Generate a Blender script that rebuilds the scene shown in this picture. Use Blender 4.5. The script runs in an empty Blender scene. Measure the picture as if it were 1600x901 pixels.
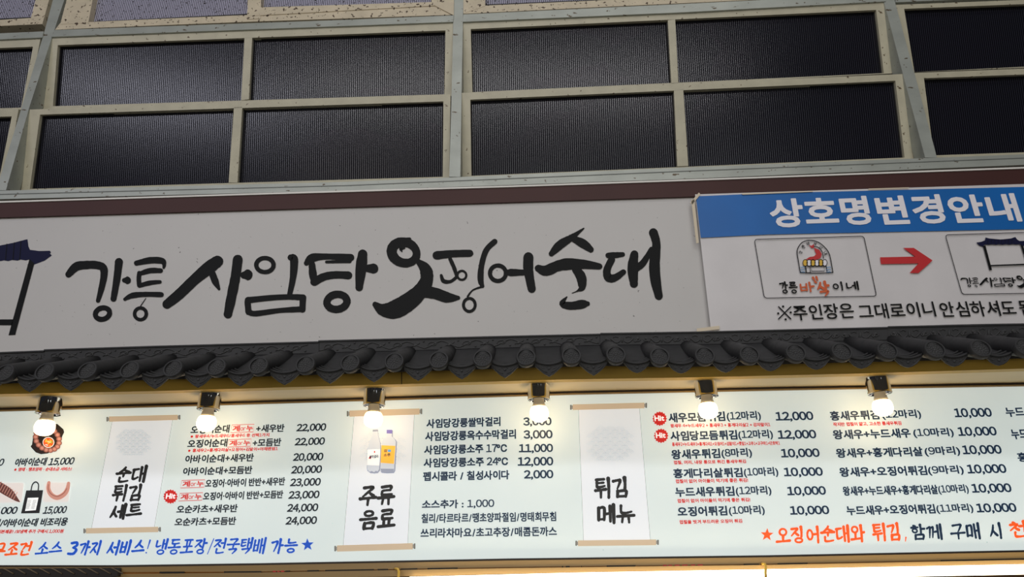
import bpy, bmesh, math, random
from mathutils import Vector, Matrix
from mathutils.geometry import tessellate_polygon
random.seed(7)
SC = bpy.context.scene
COL = SC.collection

# ------------------------------------------------------------------ camera
F, CX, CY = 1110.0, 800.0, 450.5
def _basis(vz, slope):
    z = Vector((vz[0] - CX, vz[1] - CY, F)).normalized()
    d = Vector((1, slope, 0)); d.z = -(d.x * z.x + d.y * z.y) / z.z; d.normalize()
    return d, z.cross(d), z
_BX, _BY, _BZ = _basis((760, -2290), -.029)
CAM = Vector((0, 0, 1.75))
def _w(v):                                             # camera (x right, y down, z forward) to world
    return Vector((_BX.dot(v), _BY.dot(v), _BZ.dot(v)))
cd = bpy.data.cameras.new('camera'); cam = bpy.data.objects.new('camera', cd); COL.objects.link(cam)
cd.sensor_width = 36; cd.lens = F * 36 / 1600; cd.clip_start = .01
_r, _u, _b = _w(Vector((1, 0, 0))), _w(Vector((0, -1, 0))), _w(Vector((0, 0, -1)))
cam.matrix_world = Matrix(((_r.x, _u.x, _b.x, CAM.x), (_r.y, _u.y, _b.y, CAM.y), (_r.z, _u.z, _b.z, CAM.z), (0, 0, 0, 1)))
SC.camera = cam

# ------------------------------------------------------------------ world, lamps of the arcade, exposure
SC.view_settings.view_transform = 'Standard'; SC.view_settings.look = 'None'
SC.view_settings.exposure = 0.0; SC.view_settings.gamma = 1.0; SC.view_settings.use_curve_mapping = False
W = bpy.data.worlds.new('night'); SC.world = W; W.use_nodes = True
W.node_tree.nodes['Background'].inputs[0].default_value = (.75, .8, 1, 1)
W.node_tree.nodes['Background'].inputs[1].default_value = .02
def area(name, loc, target, sx, sy, power, color):
    l = bpy.data.lights.new(name, 'AREA'); l.shape = 'RECTANGLE'; l.size = sx; l.size_y = sy; l.energy = power; l.color = color
    o = bpy.data.objects.new(name, l); COL.objects.link(o); o.location = loc
    o.rotation_euler = (Vector(target) - Vector(loc)).to_track_quat('-Z', 'Y').to_euler()
    return o
area('arcade_lamp_row', (-.3, -3.2, 5.0), (0, 2, 2.6), 5.0, .25, 74, (1, .98, 1.0))
area('arcade_lamp_left', (-4.4, -3.2, 5.0), (-1, 2.3, 3.4), 2.6, .4, 55, (.86, .86, 1.0))
area('arcade_ceiling_lamp', (0.4, -.6, 6.0), (0, 1.4, 2.5), 3.5, .5, 26, (1, .98, .95))
for x_, c_ in ((-2.1, (1, .96, .85)), (.2, (.95, 1, .94)), (2.2, (.9, .95, 1))):
    area('shopfront_lamp', (x_, -3.6, 3.1), (x_*.3, 2, 2.4), 1.0, 2.0, 13, c_)
area('opposite_stall_lamp', (0.2, -2.6, 1.1), (0, 1.9, 2.2), 4.5, .4, 34, (1, .93, .8))

# ------------------------------------------------------------------ geometry helpers
def ray(px, py):
    return _w(Vector((px - CX, py - CY, F)))
def P(px, py, Y):                                      # a point of the photo on the vertical plane at depth Y
    r = ray(px, py); return CAM + r * (Y / r.y)
def PP(px, py, pt, n):                                 # ... on any plane
    r = ray(px, py); return CAM + r * ((pt - CAM).dot(n) / r.dot(n))
_K = [(v.x, v.y, v.z) for v in (_w(Vector((1, 0, 0))), _w(Vector((0, 1, 0))), _w(Vector((-CX, -CY, F))))]
def PF(px, py, Y):                                     # the same, fast
    x = _K[0][0]*px + _K[1][0]*py + _K[2][0]; y = _K[0][1]*px + _K[1][1]*py + _K[2][1]; z = _K[0][2]*px + _K[1][2]*py + _K[2][2]
    t = Y/y; return (CAM.x + x*t, Y, CAM.z + z*t)
def upvec(x, y):                                       # picture direction of "up" at a place on the front
    return ((760 - x) / (y + 2290), -1.0)

class MB:
    def __init__(s): s.v = []; s.f = []; s.m = []; s.smooth = set()
    def add(s, vs, fs, mi=0, smooth=False):
        o = len(s.v); s.v += [Vector(v) for v in vs]
        for f in fs:
            if smooth: s.smooth.add(len(s.f))
            s.f.append([i + o for i in f]); s.m.append(mi)
        return s
    def prism(s, pts, d, mi=0):                        # polygon pushed back by vector d
        n = len(pts); d = Vector(d)
        t = tessellate_polygon([[Vector(p) for p in pts]])
        vs = [Vector(p) for p in pts] + [Vector(p) + d for p in pts]
        fs = [list(q) for q in t] + [[i + n for i in q][::-1] for q in t] + [[i, (i + 1) % n, n + (i + 1) % n, n + i] for i in range(n)]
        return s.add(vs, fs, mi)
    def flat(s, pts, mi=0):
        t = tessellate_polygon([[Vector(p) for p in pts]])
        return s.add(pts, [list(q) for q in t], mi)
    def box(s, a, b, mi=0):
        x0, y0, z0 = a; x1, y1, z1 = b
        vs = [(x0, y0, z0), (x1, y0, z0), (x1, y1, z0), (x0, y1, z0), (x0, y0, z1), (x1, y0, z1), (x1, y1, z1), (x0, y1, z1)]
        return s.add(vs, [(0, 3, 2, 1), (4, 5, 6, 7), (0, 1, 5, 4), (1, 2, 6, 5), (2, 3, 7, 6), (3, 0, 4, 7)], mi)
    def strip(s, top, bot, d, mi=0):                   # rail with a bent front face, pushed back by d
        n = len(top); d = Vector(d)
        vs = list(top) + list(bot) + [Vector(p) + d for p in top] + [Vector(p) + d for p in bot]
        fs = []
        for i in range(n - 1):
            fs += [(i, i + n, i + n + 1, i + 1), (i + 2*n, i + 2*n + 1, i + 3*n + 1, i + 3*n),
                   (i, i + 1, i + 2*n + 1, i + 2*n), (i + n, i + 3*n, i + 3*n + 1, i + n + 1)]
        fs += [(0, 2*n, 3*n, n), (n - 1, 2*n - 1, 4*n - 1, 3*n - 1)]
        return s.add(vs, fs, mi)
    def tube(s, pts, r, k=8, mi=0, closed=False):
        pts = [Vector(p) for p in pts]; n = len(pts); rs = r if isinstance(r, (list, tuple)) else [r] * n
        vs = []; fs = []
        for i, p in enumerate(pts):
            a = pts[(i - 1) % n] if closed or i else p; b = pts[(i + 1) % n] if closed or i < n - 1 else p
            t = (b - a).normalized(); h = Vector((0, 1, 0)) if abs(t.y) < .9 else Vector((1, 0, 0))
            u = t.cross(h).normalized(); w = t.cross(u)
            vs += [p + (u * math.cos(q) + w * math.sin(q)) * rs[i] for q in [2*math.pi*j/k for j in range(k)]]
        for i in range(n if closed else n - 1):
            for j in range(k):
                fs.append((i*k + j, i*k + (j+1) % k, ((i+1) % n)*k + (j+1) % k, ((i+1) % n)*k + j))
        if not closed: fs += [list(range(k))[::-1], [(n-1)*k + j for j in range(k)]]
        return s.add(vs, fs, mi, True)
    def lathe(s, prof, axis_o, ax, k=28, mi=0, cap=True):   # profile (r, h) round an axis
        ax = Vector(ax).normalized(); h = Vector((1, 0, 0)); u = (h - ax * h.dot(ax)).normalized(); w = ax.cross(u)
        o = Vector(axis_o); vs = []; fs = []
        for r, z in prof:
            vs += [o + ax*z + (u*math.cos(q) + w*math.sin(q))*r for q in [2*math.pi*j/k for j in range(k)]]
        for i in range(len(prof) - 1):
            for j in range(k): fs.append((i*k+j, i*k+(j+1) % k, (i+1)*k+(j+1) % k, (i+1)*k+j))
        if cap: fs += [list(range(k))[::-1], [(len(prof)-1)*k+j for j in range(k)]]
        return s.add(vs, fs, mi, True)
    def build(s, name, mats, parent=None, origin=None, label=None, autosmooth=False):
        if not isinstance(mats, (list, tuple)): mats = [mats]
        o = Vector(origin) if origin is not None else (sum(s.v, Vector()) / max(1, len(s.v)))
        me = bpy.data.meshes.new(name); me.from_pydata([v - o for v in s.v], [], s.f)
        for m in mats: me.materials.append(m)
        for i, p in enumerate(me.polygons):
            p.material_index = s.m[i]; p.use_smooth = i in s.smooth
        bm = bmesh.new(); bm.from_mesh(me); bmesh.ops.recalc_face_normals(bm, faces=bm.faces); bm.to_mesh(me); bm.free()
        if autosmooth and s.smooth:
            me.set_sharp_from_angle(angle=math.radians(38))
        ob = bpy.data.objects.new(name, me); COL.objects.link(ob); ob.location = o
        if parent is not None:
            ob.parent = parent; ob.location = o - worldloc(parent)
        if label: ob['label'] = label
        return ob
def worldloc(o):
    l = Vector(o.location)
    while o.parent is not None: o = o.parent; l += o.location
    return l
def empty(name, loc):
    o = bpy.data.objects.new(name, None); COL.objects.link(o); o.location = loc; o.empty_display_size = .1; return o
def tag(o, label, cat, group=None):
    o['label'] = label; o['category'] = cat
    if group: o['group'] = group
    return o
def struct(o, label=None):
    o['kind'] = 'structure'
    if label: o['label'] = label
    return o

# ------------------------------------------------------------------ materials
MATS = {}
def lin(c): return tuple(((x/255)/12.92 if x/255 <= .04045 else ((x/255 + .055)/1.055)**2.4) for x in c)
def mat(name, rgb, rough=.5, metal=0, emit=0, noise=0, nscale=20, bump=0, spec=.5, dirt=None, dscale=90, dthr=.68, emit_rgb=None, coords='Object', stretch=None):
    if name in MATS: return MATS[name]
    m = bpy.data.materials.new(name); m.use_nodes = True; nt = m.node_tree; N = nt.nodes; L = nt.links
    b = N['Principled BSDF']; c = (*lin(rgb), 1)
    b.inputs['Base Color'].default_value = c; b.inputs['Roughness'].default_value = rough; b.inputs['Metallic'].default_value = metal
    b.inputs['Specular IOR Level'].default_value = spec
    out = None
    if noise or bump or dirt:
        tc = N.new('ShaderNodeTexCoord'); src = tc.outputs['Object']
        if stretch:
            mp = N.new('ShaderNodeMapping'); mp.inputs['Scale'].default_value = stretch; L.new(src, mp.inputs['Vector']); src = mp.outputs[0]
        tx = N.new('ShaderNodeTexNoise'); tx.inputs['Scale'].default_value = nscale; tx.inputs['Detail'].default_value = 6
        L.new(src, tx.inputs['Vector'])
        if noise:
            rp = N.new('ShaderNodeValToRGB'); rp.color_ramp.elements[0].position = .3; rp.color_ramp.elements[1].position = .7
            rp.color_ramp.elements[0].color = tuple(x*(1-noise) for x in c[:3]) + (1,)
            rp.color_ramp.elements[1].color = tuple(min(1, x*(1+noise)) for x in c[:3]) + (1,)
            L.new(tx.outputs[0], rp.inputs[0]); out = rp.outputs[0]
        if dirt:
            t2 = N.new('ShaderNodeTexNoise'); t2.inputs['Scale'].default_value = dscale; t2.inputs['Detail'].default_value = 3
            L.new(src, t2.inputs['Vector'])
            r2 = N.new('ShaderNodeValToRGB'); r2.color_ramp.elements[0].position = dthr; r2.color_ramp.elements[1].position = dthr + .03
            L.new(t2.outputs[0], r2.inputs[0])
            mx = N.new('ShaderNodeMix'); mx.data_type = 'RGBA'
            L.new(r2.outputs[0], mx.inputs['Factor'])
            if out: L.new(out, mx.inputs['A'])
            else: mx.inputs['A'].default_value = c
            mx.inputs['B'].default_value = (*lin(dirt), 1); out = mx.outputs['Result']
        if out: L.new(out, b.inputs['Base Color'])
        if bump:
            bp = N.new('ShaderNodeBump'); bp.inputs['Strength'].default_value = bump; bp.inputs['Distance'].default_value = .01
            L.new(tx.outputs[0], bp.inputs['Height']); L.new(bp.outputs[0], b.inputs['Normal'])
    if emit:
        e = emit_rgb or rgb
        b.inputs['Emission Color'].default_value = (*lin(e), 1); b.inputs['Emission Strength'].default_value = emit
        if out and not emit_rgb: L.new(out, b.inputs['Emission Color'])
    MATS[name] = m; return m
def pane_mat(name, rgb, rough, ribs, dirt=None, dthr=.62, bump=.5, dscale=130):
    m = bpy.data.materials.new(name); m.use_nodes = True; nt = m.node_tree; N = nt.nodes; L = nt.links
    b = N['Principled BSDF']; b.inputs['Roughness'].default_value = rough; b.inputs['Specular IOR Level'].default_value = .3
    tc = N.new('ShaderNodeTexCoord'); sp = N.new('ShaderNodeSeparateXYZ'); L.new(tc.outputs['Object'], sp.inputs[0])
    mu = N.new('ShaderNodeMath'); mu.operation = 'MULTIPLY'; mu.inputs[1].default_value = ribs * 2 * math.pi; L.new(sp.outputs[0], mu.inputs[0])
    si = N.new('ShaderNodeMath'); si.operation = 'SINE'; L.new(mu.outputs[0], si.inputs[0])
    ma = N.new('ShaderNodeMapRange'); ma.inputs[1].default_value = -1; ma.inputs[2].default_value = 1; L.new(si.outputs[0], ma.inputs[0])
    rp = N.new('ShaderNodeValToRGB'); rp.color_ramp.elements[0].color = (*[x*.45 for x in lin(rgb)], 1); rp.color_ramp.elements[1].color = (*[x*1.9 for x in lin(rgb)], 1)
    rp.color_ramp.elements[0].position = .35; rp.color_ramp.elements[1].position = .9
    L.new(ma.outputs[0], rp.inputs[0]); out = rp.outputs[0]
    if dirt:
        t2 = N.new('ShaderNodeTexNoise'); t2.inputs['Scale'].default_value = dscale; L.new(tc.outputs['Object'], t2.inputs['Vector'])
        r2 = N.new('ShaderNodeValToRGB'); r2.color_ramp.elements[0].position = dthr; r2.color_ramp.elements[1].position = dthr + .02
        L.new(t2.outputs[0], r2.inputs[0]); mx = N.new('ShaderNodeMix'); mx.data_type = 'RGBA'
        L.new(r2.outputs[0], mx.inputs['Factor']); L.new(out, mx.inputs['A']); mx.inputs['B'].default_value = (*lin(dirt), 1); out = mx.outputs['Result']
    L.new(out, b.inputs['Base Color'])
    gl = N.new('ShaderNodeMapRange'); gl.inputs[1].default_value = .3; gl.inputs[3].default_value = .03; gl.inputs[4].default_value = .62; L.new(ma.outputs[0], gl.inputs[0]); L.new(gl.outputs[0], b.inputs['Specular IOR Level'])
    bp = N.new('ShaderNodeBump'); bp.inputs['Strength'].default_value = bump; bp.inputs['Distance'].default_value = .002
    L.new(ma.outputs[0], bp.inputs['Height']); L.new(bp.outputs[0], b.inputs['Normal'])
    return m
ALU = mat('grey_aluminium', (168, 172, 164), .42, .25, noise=.10, nscale=14, dirt=(96, 84, 66), dscale=70, dthr=.665, stretch=(.6, 1, 1))
CREAM = mat('cream_aluminium', (188, 182, 158), .5, 0, noise=.08, nscale=18, dirt=(92, 74, 50), dscale=60, dthr=.675)
CREAMD = mat('dirty_cream_aluminium', (205, 192, 166), .55, 0, noise=.08, nscale=18, dirt=(70, 52, 36), dscale=75, dthr=.62)
PANE = pane_mat('smoked_ribbed_sheet', (27, 27, 34), .22, 125, bump=.08)
PANET = pane_mat('milky_ribbed_sheet', (146, 144, 160), .4, 125, dirt=(40, 34, 32), dthr=.63)
GASKET = mat('black_gasket', (26, 24, 24), .7)
BROWN = mat('brown_sign_rim', (70, 43, 40), .5, spec=.25, noise=.06, nscale=6)
WHITEL = mat('white_edge', (225, 222, 215), .5)
SIGN = mat('sign_face_sheet', (196, 193, 190), .5, 0, noise=.025, nscale=3, dirt=(112, 108, 106), dscale=105, dthr=.735)
INK = mat('black_sign_ink', (12, 13, 13), .6, spec=.2)
NAVYROOF = mat('navy_print', (20, 22, 56), .6, spec=.2)
TILE = mat('charcoal_tile', (56, 56, 57), .62, spec=.26, noise=.12, nscale=30, bump=.08)
TILEL = mat('charcoal_tile_relief', (68, 68, 69), .55, spec=.35)
GOLD = mat('golden_fascia', (200, 164, 70), .5, noise=.14, nscale=9, stretch=(.3, 1, 2))
SOFF = mat('pale_wood_soffit', (222, 200, 158), .5, noise=.05, nscale=10, stretch=(.2, 1, 1))
DARKL = mat('dark_seam', (44, 34, 26), .6)
TAN = mat('tan_metal_rail', (158, 130, 84), .4, .1, noise=.07, nscale=8, stretch=(.3, 1, 3))
CHROME = mat('chrome', (226, 226, 226), .06, 1)
NECK = mat('bulb_collar', (206, 196, 176), .5)
BULB = mat('lit_bulb_glass', (255, 244, 226), .3, emit=13, emit_rgb=(255, 220, 165))
LED = mat('lit_led_tube', (255, 250, 235), .3, emit=5.0, emit_rgb=(255, 238, 205))
BLUEB = mat('banner_blue', (6, 98, 174), .45, noise=.08, nscale=5)
BANNER = mat('banner_vinyl', (212, 208, 208), .4, 0, noise=.05, nscale=7, bump=.15)
BWHITE = mat('banner_white_lettering', (236, 232, 236), .45)
RED = mat('banner_red', (196, 40, 44), .45)
ORANGE = mat('banner_orange', (206, 92, 44), .5)
TAPE = mat('masking_tape', (214, 200, 176), .6)
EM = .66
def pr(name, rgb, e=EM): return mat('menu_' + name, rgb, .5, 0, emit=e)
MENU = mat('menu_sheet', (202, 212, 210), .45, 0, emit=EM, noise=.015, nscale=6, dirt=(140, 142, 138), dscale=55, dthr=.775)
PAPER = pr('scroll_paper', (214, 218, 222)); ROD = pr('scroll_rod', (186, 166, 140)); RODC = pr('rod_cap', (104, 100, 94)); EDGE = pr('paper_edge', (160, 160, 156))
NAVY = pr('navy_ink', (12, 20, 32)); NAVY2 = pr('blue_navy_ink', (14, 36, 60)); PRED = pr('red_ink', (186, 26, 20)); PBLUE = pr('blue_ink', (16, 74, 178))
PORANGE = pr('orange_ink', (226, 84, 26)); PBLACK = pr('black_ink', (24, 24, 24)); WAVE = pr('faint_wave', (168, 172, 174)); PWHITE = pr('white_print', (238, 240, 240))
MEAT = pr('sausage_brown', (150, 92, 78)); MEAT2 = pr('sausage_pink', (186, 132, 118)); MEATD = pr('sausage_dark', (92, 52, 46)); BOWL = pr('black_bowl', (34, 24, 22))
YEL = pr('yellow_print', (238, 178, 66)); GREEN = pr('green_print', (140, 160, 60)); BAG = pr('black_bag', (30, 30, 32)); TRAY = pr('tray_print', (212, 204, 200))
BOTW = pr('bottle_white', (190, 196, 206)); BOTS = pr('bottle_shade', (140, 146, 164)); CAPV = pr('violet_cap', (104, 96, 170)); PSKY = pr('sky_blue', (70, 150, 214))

# ------------------------------------------------------------------ the room behind and below
g = MB().box((-6, -6, -.05), (6, 2.6, 0)).build('floor', mat('market_paving', (58, 57, 56), .7, noise=.12, nscale=4)); struct(g, 'grey market lane floor')
wb = MB().box((-3.2, 2.42, 0), (3.2, 2.56, 2.955)).build('wall_back', mat('dark_shop_wall', (92, 62, 36), .7, noise=.1)); struct(wb, 'dark brown shop wall behind the signs')

# ------------------------------------------------------------------ clerestory windows
YW = 2.30
def posts():
    data = [([(88, -20), (68.3, 53.3), (31.7, 175), (-6, 297)], [(107, -20), (80, 61.7), (45, 170), (9.3, 297)], 'leaning grey aluminium post at the left of the windows'),
            ([(709.5, -20), (706, 130), (702, 276)], [(724.3, -20), (721.5, 130), (719.3, 276)], 'grey aluminium post in the middle of the windows'),
            ([(1375, -20), (1381.8, 5.2), (1413, 124), (1445.5, 246)], [(1392, -20), (1399, 5.2), (1431.5, 124), (1464, 246)], 'leaning grey aluminium post at the right of the windows')]
    for i, (l, r, lab) in enumerate(data):
        m = MB(); L_ = [P(x, y, YW) for x, y in l]; R_ = [P(x, y, YW) for x, y in r]
        m.strip(L_, R_, (0, .065, 0))
        o = m.build('trim_%d' % (i + 1), ALU); struct(o, lab)
posts()
TIL = math.radians(12.0)
NT = Vector((0, -math.cos(TIL), -math.sin(TIL)))
def sash(parent, outer, panes, back, gname='sash'):
    """outer: TL TR BR BL of the frame; panes: the glass openings; leans out at its foot"""
    tl, tr, br, bl = outer
    pt = P((tl[0] + tr[0]) / 2, (tl[1] + tr[1]) / 2, back)
    # hinge line: follow the top edge, so the plane passes through the top corners
    A = P(tl[0], tl[1], back); B = P(tr[0], tr[1], back)
    ex = (B - A).normalized(); dn = Vector((0, math.sin(TIL), -math.cos(TIL))); n = ex.cross(dn).normalized()
    if n.y > 0: n = -n
    q = lambda p: PP(p[0], p[1], A, n)
    m = MB(); D = -n * .035
    # vertical bars and rails between the openings
    xs = panes
    k = len(panes)
    def quad(a, b, c, d): m.prism([q(a), q(b), q(c), q(d)], D)
    def lerp(p, r, t): return (p[0] + (r[0] - p[0]) * t, p[1] + (r[1] - p[1]) * t)
    p0, pl = panes[0], panes[-1]
    quad(tl, tr, pl[1], p0[0])                         # top rail
    quad(p0[3], pl[2], br, bl)                         # bottom rail
    quad(tl, p0[0], p0[3], bl); quad(pl[1], tr, br, pl[2])
    for a, b in zip(panes, panes[1:]): quad(a[1], b[0], b[3], a[2])
    fr = m.build(gname, CREAM, parent)
    for pn in panes:
        c = [q(p) for p in pn]; ctr = sum(c, Vector()) / 4
        ww = [ctr + (x - ctr) * 1.02 - n * .022 for x in c]
        MB().prism(ww, -n * .006).build('pane', PANE, fr)
        # black gasket round the pane
        gm = MB()
        for i in range(4):
            a, b = c[i], c[(i + 1) % 4]; ia = a + (ctr - a).normalized() * .004; ib = b + (ctr - b).normalized() * .004
            gm.prism([a - n * .014, b - n * .014, ib - n * .014, ia - n * .014], -n * .008)
        gm.build('gasket', GASKET, fr)
    return fr
def bay(i, lab, upper, lower):
    w = empty('window_%d' % i, P(upper[0][0][0], upper[0][2][1], YW + .05)); struct(w, lab)
    sash(w, *upper, YW + .004); sash(w, *lower, YW + .004)
bay(1, 'dark ribbed windows between the left post and the middle post',
    ([(80, 60), (708, 36), (706, 150), (64, 171)],
     [[(90.2, 70.5), (382, 59.2), (376.8, 156.6), (82.6, 165.9)], [(394, 58.5), (696, 47.5), (694.2, 147.3), (388.9, 154.9)]]),
    ([(46.5, 171), (704, 147.5), (702, 282), (28, 300)],
     [[(62.6, 179), (365.5, 167.6), (357.2, 285), (46.5, 295)], [(378.5, 166.9), (692.8, 158.3), (691.8, 276), (371, 285)]]))
bay(2, 'dark ribbed windows between the middle post and the right post',
    ([(723.5, 35), (1384.5, 4), (1397, 114.5), (722, 149)],
     [[(735.5, 45.4), (1043.5, 31.7), (1049, 130.8), (738.2, 143.9)], [(1055, 30.3), (1369, 15.5), (1381, 114.2), (1060, 129.7)]]),
    ([(721, 145), (1412, 115.5), (1431, 250), (719, 280)],
     [[(734.8, 155.6), (1053, 141.8), (1058.3, 259.8), (736.5, 274.6)], [(1067.6, 139.4), (1399, 126), (1413.4, 246), (1075.5, 259)]]))
bay(3, 'dark ribbed window cut by the right edge, right of the right post',
    ([(1399, 7.5), (1800, -8), (1810, 94), (1418, 113)], [[(1412.7, 13.8), (1785, -1), (1795, 98), (1428.9, 112.5)]]),
    ([(1425, 114), (1830, 98), (1845, 232), (1448, 247)], [[(1443.7, 122.2), (1815, 108), (1832, 230), (1459.2, 242.6)]]))
bay(4, 'dark ribbed window cut by the left edge, left of the left post',
    ([(-300, 78), (63, 61), (42, 171), (-330, 184)], [[(-290, 86), (51.6, 73), (33, 168), (-318, 180)]]),
    ([(-330, 185), (29, 170.5), (6, 300), (-360, 318)], [[(-320, 192), (18.3, 181.7), (-4, 292), (-350, 312)]]))
# fixed milky windows of the row above
def topwin(i, lab, rail_top, rail_bot, panes, bars):
    w = empty('window_%d' % i, P(*rail_bot[0], YW)); struct(w, lab)
    m = MB(); q = lambda p, d=0: P(p[0], p[1], YW + d)
    m.strip([q(p) for p in rail_top], [q(p) for p in rail_bot], (0, .06, 0))
    for k, b in enumerate(bars): m.prism([q(p, -.0012*(k + 1)) for p in b], (0, .06, 0))
    fr = m.build('window_frame', CREAMD, w)
    for pn in panes:
        c = [P(p[0], p[1], YW + .03) for p in pn]
        MB().prism(c, (0, .006, 0)).build('pane', PANET, fr)
        e = MB(); a, b = Vector(c[3]), Vector(c[2])
        e.prism([a + Vector((0, -.004, .003)), b + Vector((0, -.004, .003)), b + Vector((0, -.004, -.003)), a + Vector((0, -.004, -.003))], (0, .006, 0)).build('gasket', GASKET, fr)
topwin(5, 'milky speckled window above, between left and middle posts',
       [(94, 36), (138, 34.4), (386, 23.4), (690, 4)], [(86, 46.5), (138, 44), (386, 34), (709, 23)],
       [[(152, -40), (388, -40), (387, 23.4), (136, 36)], [(404, -40), (678, -40), (676, 5.5), (406, 13)]],
       [[(112, -30), (150, -30), (138, 35.5), (94, 38)], [(388, -30), (409, -30), (407, 29), (386, 30)], [(404, 11.5), (680, 3), (692, 8), (386, 25)], [(673, -30), (709.5, -30), (709, 24), (674.5, 6)]])
topwin(6, 'milky speckled window above, between middle and right posts',
       [(738, 9.5), (926, 1), (1130, -9), (1376, -20)], [(724, 21.5), (926, 11.5), (1130, 2), (1380, -10)],
       [[(757, -60), (1000, -60), (1000, -1.5), (757, 9)], [(1010, -60), (1365, -60), (1362, -18), (1010, -2)]],
       [[(724, -60), (757.5, -60), (758, 9.5), (724, 21)], [(998, -60), (1012, -60), (1012, -2), (998, -1)], [(1362, -60), (1376, -60), (1378, -12), (1360, -17)]])
topwin(7, 'milky speckled window at the top left corner',
       [(-200, 41), (0, 31), (48, 28)], [(-200, 51), (0, 40.5), (66, 37.5)],
       [[(-190, -40), (70, -40), (49, 28.5), (-190, 40)]],
       [[(66, -40), (88, -40), (66, 38), (48, 29)]])
# grey transom rails under the fixed row, sill under the opening sashes
def rail(name, top, bot, Y, d, m, lab):
    o = MB().strip([P(x, y, Y) for x, y in top], [P(x, y, Y) for x, y in bot], (0, d, 0)).build(name, m); struct(o, lab); return o
rail('trim_4', [(84, 47), (540, 31), (709, 24)], [(80, 57.5), (540, 40.5), (708, 34)], YW - .004, .02, ALU, 'grey transom rail left of the middle post')
rail('trim_5', [(724, 22.5), (1070, 6), (1381, -9.5)], [(723, 34), (1070, 19), (1384, 2)], YW - .004, .02, ALU, 'grey transom rail right of the middle post')
rail('trim_6', [(-250, 60), (0, 52), (68, 49)], [(-250, 70), (0, 61.5), (66, 58.5)], YW - .004, .02, ALU, 'grey transom rail at the left edge')
rail('trim_7', [(1397, -8), (1800, -27)], [(1400, 3.5), (1800, -14)], YW - .004, .02, ALU, 'grey transom rail at the right edge')
sl_t = [(-250, 308), (0, 297.7), (540, 284), (1070, 261.5), (1600, 240.9), (1800, 233)]
sl_b = [(-250, 322), (0, 311), (540, 297.7), (1070, 279.4), (1600, 257.4), (1800, 250)]
rail('trim_8', sl_t, sl_b, 2.24, .15, ALU, 'long grey aluminium sill under the windows')
# narrow groove and lip lines along the sill
mb = MB().strip([P(x, y + 5.0, 2.238) for x, y in sl_t], [P(x, y + 6.0, 2.238) for x, y in sl_t], (0, .004, 0)); o = mb.build('trim_9', mat('sill_groove', (120, 124, 120), .5, .2)); struct(o, 'thin groove along the window sill')

# ------------------------------------------------------------------ lettering helpers
CURVE = bpy.data.curves.new('type', 'FONT'); CURVE.resolution_u = 3
_TO = bpy.data.objects.new('type', CURVE); COL.objects.link(_TO)
_tc = {}
_gc = {}
def glyph(ch, bold):
    if (ch, bold) not in _gc:
        CURVE.body = ch; CURVE.offset = bold; CURVE.fill_mode = 'FRONT'
        bpy.context.view_layer.update()
        e = _TO.evaluated_get(bpy.context.evaluated_depsgraph_get()); me = e.to_mesh()
        _gc[(ch, bold)] = ([(v.co.x, v.co.y) for v in me.vertices], [list(p.vertices) for p in me.polygons]); e.to_mesh_clear()
    return _gc[(ch, bold)]
ADV = {' ': .28, ',': .27, '.': .27, '(': .36, ')': .36, '+': .60, '/': .42, '!': .34, '·': .34, ':': .34, 'o': .52, 'r': .36, 'H': .66, 'i': .27, 't': .34, '℃': .95}
def glyphs(s, bold):
    if (s, bold) in _tc: return _tc[(s, bold)]
    vs = []; fs = []; pen = 0.0; mixed = not s.replace(',', '').isdigit()
    for ch in s:
        adv = .62 if ch.isdigit() else ADV.get(ch, .92)
        if ch != ' ':
            gv, gf = glyph(chr(ord(ch) + 0xFEE0) if ch.isdigit() else ch, (0.0 if mixed else .034) if ch.isdigit() else bold)
            c = (min(v[0] for v in gv) + max(v[0] for v in gv))/2; k = len(vs); sc = 1.06 if ch.isdigit() else 1.0
            vs += [(pen + adv/2 + (x - c)*sc, y*sc) for x, y in gv]; fs += [[i + k for i in f] for f in gf]
        pen += adv
    x0 = min(v[0] for v in vs); x1 = max(v[0] for v in vs); y0 = min(v[1] for v in vs); y1 = max(v[1] for v in vs)
    if ',' in s and s.replace(',', '').isdigit():       # sit digits, not the comma tail, on the line
        y0 = 0.0
    r = ([((x - x0) / (x1 - x0), (y - y0) / (y1 - y0)) for x, y in vs], fs); _tc[(s, bold)] = r; return r
def write(mb, s, x0, y0, x1, y1, h, Y, bold=.02, ital=0.0, mi=0):
    if h < 17 and bold >= .018: bold += .017
    cap = .040 if s.replace(',', '').isdigit() else .014
    vs, fs = glyphs(s, min(bold, cap)); q_ = 10 if h > 20 else 4
    sh = [(0, 0)] if bold <= cap else [((bold - cap)*h*math.cos(a), (bold - cap)*h*math.sin(a)) for a in [2*math.pi*(j + .5)/q_ for j in range(q_)]]
    for k, (sx, sy) in enumerate(sh):
        out = []
        for u, v in vs:
            bx = x0 + (x1 - x0) * u; by = y0 + (y1 - y0) * u; ux, uy = upvec(bx, by)
            out.append(PF(bx + (ux + ital) * h * v + sx, by - h * v + sy, Y - 2e-5*k))
        mb.add(out, fs, mi)
    return mb
def catmull(pts, n=6):
    if len(pts) < 3: 
        a, b = pts[0], pts[-1]
        return [tuple(a[k] + (b[k] - a[k]) * t / 4 for k in range(3)) for t in range(5)]
    out = []; q = [pts[0]] + list(pts) + [pts[-1]]
    for i in range(1, len(q) - 2):
        for t in range(n):
            t /= n; a, b, c, d = q[i-1:i+3]
            out.append(tuple(.5*(2*b[k] + (c[k]-a[k])*t + (2*a[k]-5*b[k]+4*c[k]-d[k])*t*t + (-a[k]+3*b[k]-3*c[k]+d[k])*t**3) for k in range(3)))
    out.append(pts[-1]); return out
_lift = [0]
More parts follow.
